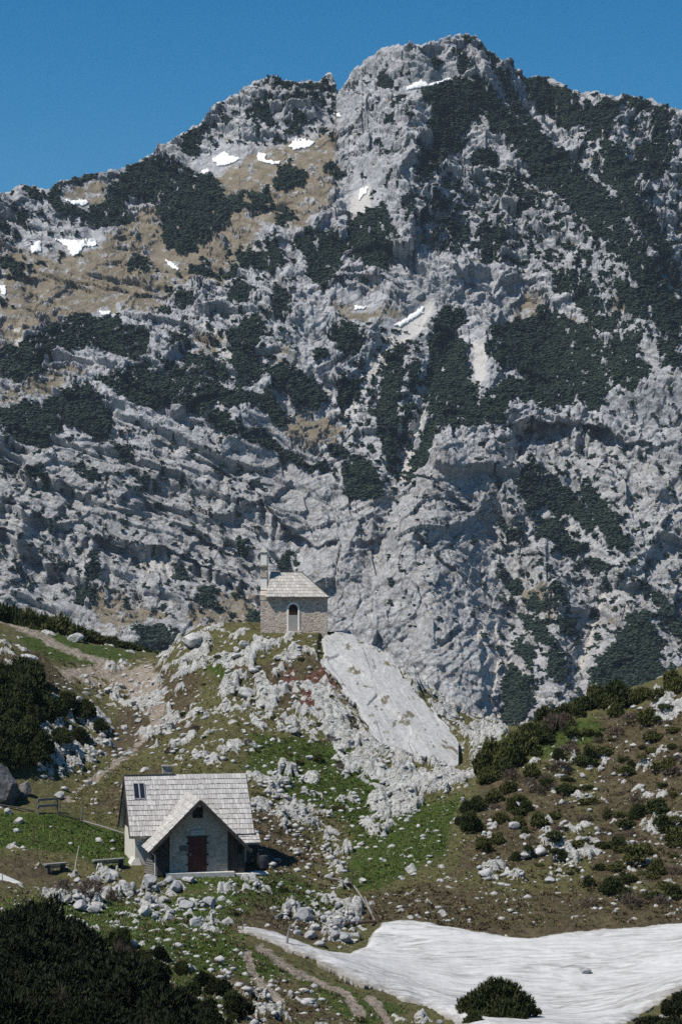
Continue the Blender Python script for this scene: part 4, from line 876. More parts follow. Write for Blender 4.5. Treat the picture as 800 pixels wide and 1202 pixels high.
m = MB(); m.box(e0, 2.30, -.27, -.002, 2.50, 2.60); m.box(2.252, 2.33, -.27, 4.2, 2.50, 2.60); m.build('fascia', mat_wood('pale_board', (.30, .27, .22), (.42, .38, .32), sc=(2, 12, 12)), chp)
# bell gable: a slim wall rising above the left end
m = MB(); m.prism([(-2.76, -.02, 2.4), (-2.76, 4.02, 2.4), (-2.76, 4.02, 2.75), (-2.76, 2.85, 3.05), (-2.76, 2.85, 5.95), (-2.76, 2.0, 6.05), (-2.76, 1.15, 5.95), (-2.76, 1.15, 3.05), (-2.76, -.02, 2.75)], (.50, 0, 0)); bt = m.build('bell_gable', M_CHST, chp)
m = MB(); m.box(-2.73, -2.28, 1.12, 1.149, 5.02, 5.86); m.build('plaster_panel', M_PLASTW, bt)
m = MB(); m.box(-2.75, -2.27, 1.12, 1.149, 3.14, 4.08); m.build('plaster_panel', M_PLASTW, bt)
m = MB(); m.box(-2.84, -2.22, 1.05, 2.95, 4.90, 4.99); m.box(-2.81, -2.23, 1.07, 2.93, 4.10, 4.16); m.build('ledge', M_CHST, bt)
m = MB(); m.hull8([(-2.82, 1.05, 5.96), (-2.20, 1.05, 5.96), (-2.20, 2.95, 5.96), (-2.82, 2.95, 5.96), (-2.60, 1.3, 6.38), (-2.48, 1.3, 6.38), (-2.48, 2.7, 6.38), (-2.60, 2.7, 6.38)]); m.build('cap', mat_plain('cap_stone', (.30, .29, .27), (.45, .44, .42)), bt)
# door
def arch(x0, x1, z0, z1, y, n=10):
    r = (x1-x0)/2; cx = (x0+x1)/2; zc = z1-r
    return [(x0, y, z0), (x1, y, z0)]+[(cx+r*math.cos(a), y, zc+r*math.sin(a)) for a in [k*math.pi/n for k in range(n+1)]]
m = MB(); A = arch(-.76, .19, .12, 2.22, -.05); Bp = arch(-.62, .05, .12, 2.08, -.05)
va = [m.bm.verts.new(p) for p in A]; vb = [m.bm.verts.new(p) for p in Bp]; n = len(A)
for i in range(1, n-1): m.bm.faces.new([va[i], va[i+1], vb[i+1], vb[i]])
m.bm.faces.new([va[n-1], va[0], vb[0], vb[n-1]])
r = bmesh.ops.extrude_face_region(m.bm, geom=m.bm.faces[:]); bmesh.ops.translate(m.bm, vec=(0, .048, 0), verts=[g for g in r['geom'] if isinstance(g, bmesh.types.BMVert)])
m.build('door_surround', M_PLASTW, chp)
m = MB(); m.prism(arch(-.62, .05, 1.27, 2.08, -.012), (0, .01, 0)); m.build('doorway', mat_plain('dark_brown_opening', (.02, .010, .008), (.045, .022, .018), 2), chp)
m = MB()
for x in (-.42, -.285, -.15): m.bar((x, -.02, 1.27), (x, -.02, 1.98), .025)
m.build('grille', M_WBR, chp)
m = MB(); m.prism([(-.62, -.03, .12), (.05, -.03, .12), (.05, -.03, 1.27), (-.62, -.03, 1.27)], (0, .028, 0)); m.build('lower_door', mat_plain('grey_planks', (.24, .23, .215), (.36, .35, .33), 6), chp)
m = MB(); m.box(-.95, .38, -.5, -.06, -.35, .10); m.build('doorstep', M_CHST, chp, .03)

# ================================================================== ROCKS
M_RK = mat_rock('boulder_grey', (.17, .175, .185), (.40, .40, .41), 1.8)
M_RKD = mat_rock('shade_tinted_outcrop', (.06, .06, .062), (.16, .16, .165), 1.2)  # shade on the left-edge outcrops is put into this darker rock colour
M_RKW = mat_rock('boulder_white', (.25, .25, .25), (.52, .52, .515), 2.2)
def rock_mesh(name, seed, sub, mat, cuts=16, flat=.85):
    rnd = random.Random(seed); bm = bmesh.new(); bmesh.ops.create_icosphere(bm, subdivisions=sub, radius=1)
    pl = []
    for _ in range(cuts):
        v = Vector((rnd.gauss(0, 1), rnd.gauss(0, 1), rnd.gauss(0, 1))).normalized(); pl.append((v, rnd.uniform(.55, .9)))
    for v in bm.verts:
        p = v.co.copy()
        for n_, d_ in pl:
            k = p.dot(n_)-d_
            if k > 0: p -= n_*k
        q = p*3; j = .05*float(perlin(np.array([q.x+q.z+seed]), np.array([q.y-q.z]), 5)[0])+.03*float(perlin(np.array([q.x*2.7+seed]), np.array([q.y*2.7+q.z*2.2]), 6)[0])
        p *= 1+j; p.z *= flat; v.co = p
    me = bpy.data.meshes.new(name); bm.to_mesh(me); bm.free(); me.materials.append(mat); return me
RKM = [rock_mesh('boulder', s, 3, M_RK) for s in range(5)]+[rock_mesh('boulder', 20+s, 3, M_RKW) for s in range(5)]
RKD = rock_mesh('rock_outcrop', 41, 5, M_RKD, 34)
def boulder(p, size, white, label, group=None, cat='boulder', stretch=None, name='boulder', sink=.28, rz=None):
    me = RKM[(5 if white else 0)+random.randrange(5)]
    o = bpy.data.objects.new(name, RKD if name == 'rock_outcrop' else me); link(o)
    sx = stretch or (random.uniform(.8, 1.3), random.uniform(.8, 1.2), random.uniform(.65, 1.0))
    h = size/2; o.scale = (h*sx[0], h*sx[1], h*sx[2]); o.rotation_euler = (random.uniform(-.25, .25), random.uniform(-.25, .25), random.uniform(0, 6.3) if rz is None else rz)
    o.location = p+Vector((0, 0, h*sx[2]*.75*(1-2*sink)))
    tag(o, label, cat, group); return o
def px_boulder(px, py, wpx, white, label, group=None, **kw):
    p = at(px, py)
    if p is None: return
    if 'on the snowfield' in label: p = p+Vector((0, 0, .42))
    return boulder(p, wpx*p.y/F, white, label, group, **kw)
GF = 'boulders below the hut porch'
for a in [(176, 1042, 23, 0, 'big rounded grey boulder just below the left end of the porch', None), (199, 1036, 16, 0, 'grey boulder between the big round boulder and the porch step, upper one', None), (207, 1046, 18, 0, 'wide grey boulder under the left end of the porch step', None), (190, 1040, 12, 0, 'small grey boulder wedged right of the big round boulder', None),
          (126, 1030, 16, 0, 'rounded grey boulder right below the long bench beside the hut', None), (111, 1036, 18, 0, 'pale grey boulder at the foot of the leaning stake', None), (92, 1036, 15, 0, 'grey boulder below the gap between the two benches', None),
          (170, 1073, 20, 1, 'flat white boulder standing alone in the grass below the porch boulders', None), (218, 1066, 24, 0, 'dark cracked grey boulder in the middle of the drop below the porch', None), (246, 1064, 22, 0, 'grey boulder in the drop below the right half of the porch', None), (229, 1086, 26, 1, 'pale flat-topped boulder lowest of those below the porch', None), (197, 1080, 16, 0, 'brownish grey boulder left of the pale flat-topped one', None),
          (153, 1053, 13, 0, 'small grey boulder on the bank left of the porch drop', None), (265, 1086, 12, 0, 'small grey boulder at the upper tip of the snow tongue', None), (95, 1066, 20, 0, 'grey boulder heap top on the bank below the leaning stake', None), (110, 1070, 18, 0, 'grey boulder on the bank, right of another below the leaning stake', None),
          (686, 1151, 14, 0, 'lone dark grey boulder lying on the snowfield', None), (430, 1120, 17, 0, 'grey boulder at the point where rock juts into the snow', None), (419, 1122, 11, 0, 'small boulder at the snow edge left of the jutting point', None),
          (117, 989, 13, 1, 'small pale boulder in the green meadow above the leaning stake', None), (20, 977, 10, 1, 'small white stone low in the meadow near the left edge', None), (22, 966, 15, 1, 'pale boulder on the meadow below the dark rock outcrop', None), (10, 955, 11, 1, 'small pale stone at the foot of the dark rock outcrop', None), (88, 753, 22, 1, 'white boulder on the grassy crest in front of the pine hedge', None), (35, 776, 22, 1, 'white boulder above the left pine thicket', None), (70, 936, 14, 1, 'white boulder on the path just behind the wooden gate', None), (76, 927, 10, 1, 'small white stone on the path above the gate', None),
          (632, 1003, 18, 1, 'largest pale rock in the rubble low on the right slope', None), (570, 1028, 20, 1, 'long white rock at the foot of the right slope', None), (425, 1036, 14, 1, 'white stone at the fence post in the small meadow', None), (385, 1030, 11, 1, 'pale stone left of the fallen rail', None), (290, 818, 24, 1, 'white block above a dark hollow on the front of the knoll', None), (225, 755, 26, 1, 'tall white outcrop at the left shoulder of the knoll', None), (355, 1080, 28, 0, 'pale grey slab boulder in the rubble above the snow tongue', None)]:
    px_boulder(*a)
px_boulder(0, 944, 64, 0, 'big shade-tinted dark rock outcrop at the left edge above the meadow', cat='rock outcrop', stretch=(1.0, .9, 1.35), name='rock_outcrop', rz=.6)
px_boulder(30, 935, 26, 0, 'shade-tinted dark upright rock right beside the big outcrop at the left edge', cat='rock outcrop', stretch=(.7, .8, 1.25), name='rock_outcrop', rz=1.2)
def scatter(poly, n, smin, smax, white, label, group):
    xs = [p[0] for p in poly]; ys = [p[1] for p in poly]; k = 0; tries = 0
    while k < n and tries < n*30:
        tries += 1
        x, y = random.uniform(min(xs), max(xs)), random.uniform(min(ys), max(ys))
        if polysd(np.array([x]), np.array([y]), poly)[0] < 0: continue
        p = at(x, y)
        if p is None or p.y > 195: continue
        s = smin+(smax-smin)*random.random()**2.2
        boulder(p, s, random.random() < white, label, group, sink=.34); k += 1
scatter([(60,1040),(180,1030),(280,1040),(250,1090),(160,1078),(70,1068)], 40, .3, .75, .35, 'loose grey limestone rock on the bank below the hut', 'loose rocks on the bank below the hut')
scatter([(330,1060),(390,1055),(430,1088),(405,1120),(345,1100)], 30, .3, .8, .4, 'limestone rock in the rubble between the hut bank and the snow', 'rocks in the rubble above the snow tongue')
scatter([(200,765),(380,750),(410,850),(380,990),(310,930),(200,880)], 34, .3, 1.0, .95, 'white limestone rock in the grass on the front of the knoll', 'white rocks on the front of the knoll')
scatter([(570,950),(700,870),(800,830),(800,1050),(600,1040)], 28, .25, .9, .7, 'pale limestone rock lying on the right slope', 'pale rocks on the right slope')
scatter([(490,1190),(550,1183),(560,1202),(500,1202)], 8, .25, .6, .2, 'grey rock on the spur at the near edge of the snow', 'grey rocks at the near edge of the snow')
scatter([(100,790),(180,780),(190,860),(120,910),(60,900)], 24, .25, .8, .9, 'white rock beside the steep path left of the knoll', 'white rocks beside the path')

# the smooth slab leaning on the knoll's right side
def build_slab():
    poly = [(379,743),(401,738),(432,753),(462,775),(500,821),(524,846),(537,866),(539,893),(526,898),(492,889),(454,874),(424,842),(398,809),(376,770)]
    dd = SLABP
    gx = np.arange(374, 538, .6); gyy = np.arange(736, 900, .6); PX, PY = np.meshgrid(gx, gyy)
    Yd = 1/(PX*dd[0]+PY*dd[1]+dd[2])-.35
    X = (PX-CX)/F*Yd; Z = -(PY-HY)/F*Yd
    sd = polysd(PX, PY, poly)+13*fbm((X*.7-Z*.7)/2.6, (X*.7+Z*.7)/.9, 5, 301, .6)
    ins = sd > 0; q = ins[:-1, :-1] & ins[1:, :-1] & ins[1:, 1:] & ins[:-1, 1:]
    r, c = np.nonzero(q); use = np.zeros(X.shape, bool)
    for a, b in ((0, 0), (1, 0), (1, 1), (0, 1)): use[r+a, c+b] = True
    vid = np.full(X.shape, -1); vid[use] = np.arange(use.sum())
    v = np.stack([X[use], Yd[use], Z[use]], -1)
    s = sd[use]; x, z = v[:, 0], v[:, 2]; al, ac = x*.7-z*.7, x*.7+z*.7
    bumpy = .10*fbm(al/3, ac/1.2, 4, 303)+.05*ridged(al/1.6, ac/.5, 4, 304)+.14*facet(al/3.2, ac/1.1, 305, .7, .8)-.05*np.clip(1-s/3, 0, 1)**2
    bumpy *= np.clip(s/5, 0, 1)**.7
    v += np.stack([0*x, -bumpy*.75, bumpy*.66], -1)
    fc = np.stack([vid[r, c], vid[r+1, c], vid[r+1, c+1], vid[r, c+1]], -1)
    o = mesh_from('rock_slab', v, fc, mat_slab()); sm = o.modifiers.new('thick', 'SOLIDIFY'); sm.thickness = .45; sm.offset = -1
    tag(o, 'large smooth pale limestone slab sloping down right of the chapel', 'rock slab')
build_slab()

# rubble and tufts nobody could count
def scatter_pts(polys, n):
    out = []
    for poly, frac in polys:
        poly = ext(poly)
        xs = [p[0] for p in poly]; ys = [p[1] for p in poly]; k = int(n*frac)
        x = RNG.uniform(min(xs), max(xs), k*3); y = RNG.uniform(min(ys), max(ys), k*3)
        m_ = polysd(x, y, poly) > 0
        out.append(np.stack([x[m_][:k], y[m_][:k]], -1))
    return np.concatenate(out)
def at_many(P, bare=False):
    res = []
    i0 = int(np.searchsorted(GY, 79.3)); jj = np.round(np.interp(P[:, 0], GPX, np.arange(len(GPX)))).astype(int)
    for (x, y), j in zip(P, jj):
        if y > 1202+40: continue
        pyc = HY-GZS[i0:, j]/GY[i0:]*F
        k = np.argmax(pyc <= y)
        if pyc[k] > y: continue
        i = i0+k
        if bare and (GROCK[i, j] > .3 or GGRAV[i, j] > 0 or GSNOW[i, j] > -1): continue
        if GSNOW[i, j] > 0: continue
        res.append(((x-CX)/F*GY[i], GY[i], GZS[i, j]))
    return np.array(res, f32)
bm_ = bmesh.new(); bmesh.ops.create_icosphere(bm_, subdivisions=1, radius=1); bm_.verts.ensure_lookup_table()
IV = np.array([v.co[:] for v in bm_.verts], f32); IF = np.array([[v.index for v in f.verts] for f in bm_.faces]); bm_.free()
RUB = [([(150,800),(200,755),(385,745),(420,830),(480,900),(430,1000),(330,1000),(290,900),(200,890)], .2), ([(300,900),(350,900),(400,1000),(420,1090),(340,1100),(300,1040),(290,940)], .12), ([(560,940),(700,840),(800,810),(800,1080),(560,1060)], .2), ([(60,785),(180,775),(195,860),(110,930),(40,930)], .1), ([(0,1025),(280,1035),(260,1100),(330,1130),(430,1202),(250,1202),(120,1080),(0,1060)], .14), ([(100,880),(230,880),(280,930),(150,975),(80,950)], .04), ([(400,960),(560,930),(640,1080),(450,1088)], .06), ([(0,955),(150,980),(140,1020),(0,1020)], .02), ([(430,770),(590,862),(560,920),(450,980)], .08)]
P = at_many(scatter_pts(RUB, 3600)); n = len(P)
r = (.04+.19*RNG.random(n)**3.2).astype(f32)
V = IV[None]*(1+.95*(RNG.random((n, len(IV), 3)).astype(f32)-.5))*r[:, None, None]*np.array([1.2, 1.0, .65], f32)*(1+.5*(RNG.random((n, 1, 3)).astype(f32)-.5))+P[:, None, :]
o = mesh_from('limestone_rubble', V.reshape(-1, 3), (IF[None]+(np.arange(n)*len(IV))[:, None, None]).reshape(-1, 3), M_RKW)
tag(o, 'small pale limestone rubble strewn over the grassy slopes', 'rubble', kind='stuff')
def tufts(name, polys, n, hmin, hmax, mat, label, blades=5, spread=.5):
    P = at_many(scatter_pts(polys, n), True); n = len(P)
    h = (hmin+(hmax-hmin)*RNG.random(n)**1.8).astype(f32)
    ang = RNG.random((n, blades)).astype(f32)*6.283; lean = spread*(.3+RNG.random((n, blades)).astype(f32))
    L = h[:, None]*(.6+.6*RNG.random((n, blades)).astype(f32)); wd = L*.16
    base = P[:, None, :]+np.stack([np.cos(ang)*h[:, None]*.25, np.sin(ang)*h[:, None]*.25, 0*ang-.01], -1)
    side = np.stack([-np.sin(ang), np.cos(ang), 0*ang], -1)*wd[..., None]
    tip = base+np.stack([np.cos(ang)*lean*L, np.sin(ang)*lean*L, L], -1)
    V = np.stack([base-side, base+side, tip], 2).reshape(-1, 3); Fq = np.arange(len(V)).reshape(-1, 3)
    o = mesh_from(name, V, Fq, mat); tag(o, label, 'grass', kind='stuff'); return o
ALLG = [([(0,740),(180,772),(100,800),(0,790)], .05), ([(0,955),(150,980),(150,1020),(0,1005)], .06), ([(150,800),(200,757),(385,745),(420,830),(480,900),(430,1000),(330,1000),(280,910),(180,890)], .22), ([(100,900),(210,885),(280,920),(150,980),(80,950)], .08), ([(400,950),(560,925),(640,1090),(450,1088),(390,1050)], .12), ([(560,940),(640,850),(800,805),(800,1083),(600,1090),(560,1060)], .27), ([(0,1035),(190,1030),(290,1035),(330,1060),(260,1090),(330,1125),(480,1185),(460,1202),(100,1202),(0,1100)], .16), ([(300,1030),(400,1060),(430,1090),(330,1090)], .05)]
tufts('green_grass', ALLG, 24000, .05, .15, mat_pine('grass_green', (.035, .055, .012), (.075, .095, .026), 1.2), 'short green alpine grass tufts on the slopes', 5, 1.0)
tufts('terrace_grass', [([(0,962),(60,957),(148,982),(150,1012),(110,1012),(70,1000),(0,985)], .4), ([(180,1030),(300,1028),(400,1060),(410,1080),(320,1062),(290,1042)], .3), ([(400,960),(540,930),(520,1000),(430,1040)], .3), ([(300,862),(400,872),(470,928),(440,990),(330,930)], .3), ([(0,1050),(200,1040),(300,1090),(260,1130),(100,1090)], .3)], 9000, .06, .17, mat_pine('grass_fresh', (.04, .075, .010), (.085, .13, .026), 1.2), 'fresh green grass on the terrace, bank and small meadow', 5, 1.0)
tufts('dry_grass', ALLG, 15000, .05, .17, mat_pine('grass_dry', (.085, .070, .032), (.16, .135, .065), 1.2), 'straw coloured dry grass tufts between the rocks', 6, 1.2)
tufts('heath_undergrowth', [([(560,940),(640,860),(800,815),(800,1083),(600,1090),(560,1060)], .6), ([(260,920),(400,960),(420,1090),(250,1095),(290,1030)], .25), ([(0,1030),(140,1035),(260,1090),(460,1200),(0,1200)], .3), ([(380,1060),(500,1035),(620,1095),(450,1088)], .1), ([(30,765),(120,780),(120,840),(60,820)], .05)], 7000, .06, .26, mat_pine('heath', (.035, .028, .016), (.09, .066, .04), 1.0), 'low dark brown heath and bare twigs on the slopes', 7, 1.1)
# ================================================================== DWARF PINES
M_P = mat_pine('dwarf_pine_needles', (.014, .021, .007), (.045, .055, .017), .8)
M_POL = mat_pine('sun_tinted_pine_needles', (.030, .036, .010), (.085, .088, .028), .8)  # lighter olive copy of the needles, sunlight put into the colour
M_PDK = mat_pine('shade_tinted_pine_needles', (.006, .009, .004), (.018, .023, .008), .8)  # darker copy of the needles, the corner's shade painted into the colour
M_BARE = mat_pine('bare_twigs', (.05, .038, .028), (.115, .09, .07), 1.0)
M_BARK = mat_wood('pine_bark', (.045, .035, .028), (.10, .08, .065))
def pine_mesh(seed, n, mat, spray=.24, blades=7, flat=.62, thin=.15, up=.9, core=.55, subs=None):
    """needle sprays through the volume of a low uneven crown of radius 1"""
    r = np.random.default_rng(seed)
    d = r.normal(size=(n, 3)); d[:, 2] = np.abs(d[:, 2])*1.1; d /= np.linalg.norm(d, axis=1, keepdims=True)
    lobes = r.normal(size=(9, 3)); lobes[:, 2] = np.abs(lobes[:, 2])*.7; lobes /= np.linalg.norm(lobes, axis=1, keepdims=True)
    lob = (np.maximum(d @ lobes.T, 0)**7 * r.uniform(.4, 1, 9)).max(1)
    rad = (core+(1.02-core)*lob)*(.35+.65*r.random(n)**.35)
    P = d*rad[:, None]*np.array([1, 1, flat*1.35]); P[:, 2] += .02
    if subs:
        k = r.integers(0, len(subs), n); sb = np.array(subs); P = P*sb[k, 3:4]+sb[k, :3]
    ax = d*np.array([1, 1, .6])+np.array([0, 0, up])+r.normal(size=(n, 3))*.25; ax /= np.linalg.norm(ax, axis=1, keepdims=True)
    s = spray*r.uniform(.6, 1.35, n)
    a = r.random((n, blades))*6.283; t1 = np.cross(ax, [.31, .52, .79]); t1 /= np.linalg.norm(t1, axis=1, keepdims=True); t2 = np.cross(ax, t1)
    rd = t1[:, None]*np.cos(a)[..., None]+t2[:, None]*np.sin(a)[..., None]
    k = r.random((n, blades))*.55
    b0 = P[:, None]+ax[:, None]*(k*s[:, None])[..., None]
    tip = b0+(ax[:, None]*.75+rd*.55)*(s[:, None]*(.55+.4*r.random((n, blades))))[..., None]
    sd = np.cross(ax[:, None], rd)*(s[:, None, None]*thin)
    V = np.stack([b0-sd, b0+sd, tip], 2).reshape(-1, 3).astype(f32)
    me = bpy.data.meshes.new('dwarf_pine'); fc = np.arange(len(V), dtype=np.int32)
    me.vertices.add(len(V)); me.vertices.foreach_set('co', V.ravel()); me.loops.add(len(V)); me.loops.foreach_set('vertex_index', fc)
    m_ = len(V)//3; me.polygons.add(m_); me.polygons.foreach_set('loop_start', np.arange(0, m_*3, 3, dtype=np.int32)); me.polygons.foreach_set('loop_total', np.full(m_, 3, np.int32)); me.update(calc_edges=True)
    me.materials.append(mat); return me
def stem_mesh(seed, n=5):
    rr = random.Random(seed); mb = MB()
    for k in range(n):
        a = rr.uniform(0, 6.28); q = Vector((math.cos(a), math.sin(a), 0))
        mb.tube([(0, 0, -.12), tuple(q*.22+Vector((0, 0, .06))), tuple(q*.45+Vector((0, 0, .25))), tuple(q*.58+Vector((0, 0, .5)))], [.045, .035, .025, .01], 5)
    bmesh.ops.recalc_face_normals(mb.bm, faces=mb.bm.faces[:]); me = bpy.data.meshes.new('stem'); mb.bm.to_mesh(me); mb.bm.free(); me.materials.append(M_BARK); return me
STEMS = [stem_mesh(k) for k in range(3)]
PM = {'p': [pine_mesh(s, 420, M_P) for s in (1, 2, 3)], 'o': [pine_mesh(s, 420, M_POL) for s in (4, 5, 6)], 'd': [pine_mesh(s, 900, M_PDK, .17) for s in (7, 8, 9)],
      'P': [pine_mesh(s, 1100, M_P, .15) for s in (11, 12)], 'big': [pine_mesh(33, 5200, mat_pine('lone_pine_needles', (.014, .021, .007), (.038, .046, .014), 1.5), .105, 8, .72, .13, 1.3, .62, [(0, 0, .12, .72), (.1, .1, .16, .66), (-.45, -.1, 0, .55), (.48, 0, 0, .5), (.1, -.4, 0, .52), (-.1, .4, 0, .55), (-.25, -.35, .05, .5), (.7, -.15, 0, .3)])], 'b': [pine_mesh(s, 260, M_BARE, .3, 6, .7, .05, 1.0) for s in (14, 15)]}
def pine(p, rx, h, kind, label, group=None, cat='dwarf pine', name='dwarf_pine', stem=True):
    o = bpy.data.objects.new(name, random.choice(PM[kind])); link(o)
    o.location = p-Vector((0, 0, .08)); o.scale = (rx, rx*random.uniform(.85, 1.15), h/.80); o.rotation_euler = (0, 0, random.uniform(0, 6.28))
    if stem: link(bpy.data.objects.new('stem', random.choice(STEMS)), o)
    tag(o, label, cat, group); return o
def pine_px(px, py, wpx, hpx, kind, label, group=None, **kw):
    p = at(px, py)
    if p is None: return
    return pine(p, wpx/2*p.y/F, hpx*p.y/F, kind, label, group, **kw)
def fill(poly, n, w0, w1, kind, label, group, ratio=.62, dmin=.45, **kw):
    xs = [p[0] for p in poly]; ys = [p[1] for p in poly]; got = []; tries = 0
    while len(got) < n and tries < n*60:
        tries += 1
        x, y = random.uniform(min(xs), max(xs)), random.uniform(min(ys), max(ys))
        if polysd(np.array([x]), np.array([y]), poly)[0] < 0: continue
        w = random.uniform(w0, w1)
        if any(math.hypot(x-a, (y-b)*1.6) < dmin*w for a, b in got): continue
        p = at(x, y)
        if p is None or p.y > 200: continue
        got.append((x, y)); pine(p, w/2*p.y/F, w*ratio*random.uniform(.8, 1.2)*p.y/F, kind if kind in PM else random.choice(kind), label, group, **kw)
fill([(-30,790),(30,790),(58,812),(62,850),(60,880),(35,905),(-30,915)], 34, 34, 62, 'P', 'dark dwarf pine in the thicket on the left slope', 'dwarf pines in the left thicket', dmin=.3)
for x, y, w, h in ((100, 842, 44, 24), (78, 832, 40, 24), (118, 858, 26, 16), (72, 872, 34, 22), (92, 868, 30, 18), (40, 800, 44, 28)): pine_px(x, y, w, h, 'P', 'dwarf pine growing among the pale rocks right of the left thicket', 'dwarf pines among the left rocks')
LOW = [((560,905),(640,850),(800,812),(800,1060),(690,1045),(600,1000))]
fill(list(LOW[0]), 110, 12, 34, 'ppoob', 'low creeping scrub hugging the right slope', 'low scrub on the right slope', ratio=.28, dmin=.5, cat='shrub', name='low_shrub', stem=False)
fill([(130,800),(200,765),(380,750),(420,850),(400,960),(300,900),(190,890)], 26, 8, 20, 'ob', 'tiny low shrub between the rocks on the front of the knoll', 'low shrubs on the knoll', ratio=.35, dmin=.6, cat='shrub', name='low_shrub', stem=False)
fill([(800,835),(950,790),(950,1050),(800,1050)], 40, 14, 36, 'ppoob', 'low creeping scrub hugging the right slope', 'low scrub on the right slope', ratio=.3, dmin=.5, cat='shrub', name='low_shrub', stem=False)
fill([(800,800),(950,745),(950,775),(800,815)], 14, 20, 40, 'op', 'olive green dwarf pine on the crest of the right slope', 'dwarf pines along the right crest', dmin=.35)
fill([(-150,770),(-30,780),(-30,915),(-150,915)], 26, 36, 62, 'P', 'dark dwarf pine in the thicket on the left slope', 'dwarf pines in the left thicket', dmin=.3)
fill([(-150,1100),(-40,1100),(-40,1240),(-150,1240)], 24, 55, 95, 'd', 'shade-tinted dark dwarf pine in the thicket filling the lower left corner', 'dwarf pines in the lower left thicket', ratio=.55, dmin=.28)
# hedge behind the grassy crest
for k in range(34):
    u = random.random() if k > 14 else k/14; px = -25+212*u; top = np.interp(px, [-30, 0, 60, 120, 160, 187], [700, 706, 722, 745, 757, 772])+random.uniform(-2, 5)
    y = random.uniform(188.5, 192.5); x = (px-CX)/F*y; zg = gz(x, y); zt = -(top-HY)/F*y
    pine(Vector((x, y, zg)), random.uniform(1.1, 1.9), max(zt-zg, .8), random.choice('ppo'), 'dwarf pine in the long hedge behind the grassy left crest', 'dwarf pines in the hedge behind the left crest')
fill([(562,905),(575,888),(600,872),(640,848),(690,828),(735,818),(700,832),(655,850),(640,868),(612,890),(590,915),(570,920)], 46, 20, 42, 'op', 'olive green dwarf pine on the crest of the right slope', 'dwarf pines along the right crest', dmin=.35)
fill([(690,824),(800,800),(800,812),(700,836)], 12, 16, 30, 'o', 'sun-tinted dwarf pine beneath the rocky top of the right crest', 'dwarf pines under the right rocky top', dmin=.4)
for x, y, w in ((650, 858, 34), (664, 852, 26)): pine_px(x, y, w, w*.6, 'b', 'leafless purplish grey shrub among the pines of the right crest', 'leafless shrubs on the right crest', cat='shrub', name='bare_shrub')
SL = [(547,952,26),(552,975,38),(540,968,22),(567,996,26),(584,990,22),(616,950,24),(631,970,24),(624,912,24),(609,968,20),(770,952,30),(744,1012,42),(792,988,32),(770,1026,28),(717,1048,40),(725,996,24),(721,840,22),(759,850,26),(691,888,20),(654,890,22),(702,866,16),(605,1010,18),(777,970,22),(757,1002,24),(640,925,20),(596,930,26),(578,940,26),(735,1058,30),(690,1040,20),(660,1010,14),(785,905,22),(740,900,16),(670,930,16),(790,1050,24),(712,960,18),(650,960,14),(588,965,20),(620,1000,14),(748,958,26),(560,950,26),(600,950,22)]
for x, y, w in SL: pine_px(x, y, w, w*random.uniform(.5, .75), random.choice('pPo'), 'small dark dwarf pine scattered on the rocky right slope', 'scattered dwarf pines on the right slope')
for x, y, w in ((742, 1062, 34), (655, 905, 30), (600, 915, 28), (690, 1062, 24), (775, 1060, 26), (630, 930, 26)): pine_px(x, y, w, w*.4, 'b', 'low brownish leafless shrub on the right slope', 'leafless shrubs on the right slope', cat='shrub', name='bare_shrub')
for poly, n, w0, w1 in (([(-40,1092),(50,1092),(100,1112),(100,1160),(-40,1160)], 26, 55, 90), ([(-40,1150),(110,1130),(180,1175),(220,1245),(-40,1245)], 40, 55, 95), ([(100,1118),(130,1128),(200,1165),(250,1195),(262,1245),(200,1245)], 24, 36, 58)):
    fill(poly, n, w0, w1, 'd', 'shade-tinted dark dwarf pine in the thicket filling the lower left corner', 'dwarf pines in the lower left thicket', ratio=.55, dmin=.28)
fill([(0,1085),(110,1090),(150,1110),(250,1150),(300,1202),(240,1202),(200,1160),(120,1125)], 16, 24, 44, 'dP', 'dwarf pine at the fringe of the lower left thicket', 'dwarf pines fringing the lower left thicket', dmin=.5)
p = Vector(((583-CX)/F*97, 97, 0)); p.z = gz(p.x, p.y); zt = -(1137-HY)/F*97
pine(p, 1.9, (zt-p.z)*.98, 'big', 'big round dark dwarf pine standing alone at the snow edge, bottom of the view')
for x, y, w in ((600, 1204, 40), (625, 1200, 28), (555, 1206, 36)): pine_px(x, y, w, 24, 'P', 'small dwarf pine at the foot of the lone big one', 'small pines beside the lone big pine')
for x, y, w in ((790, 1190, 46), (765, 1206, 44), (800, 1175, 36), (785, 1210, 50)): pine_px(x, y, w, w*.4, random.choice('db'), 'low dark brush on the bank at the lower right corner', 'brush at the lower right corner', cat='shrub', name='low_shrub')
for x, y, w in ((105, 1050, 40), (75, 1045, 30), (130, 1056, 26)): pine_px(x, y, w, w*.45, 'b', 'tangle of bare grey twigs on the bank below the benches', 'bare twigs below the benches', cat='shrub', name='bare_shrub')
for x, y in ((140, 1128), (150, 1136), (72, 1190)): pine_px(x, y, 18, 26, 'b', 'thin leafless shrub rising from the lower left thicket', 'leafless shrubs in the lower left thicket', cat='shrub', name='bare_shrub')

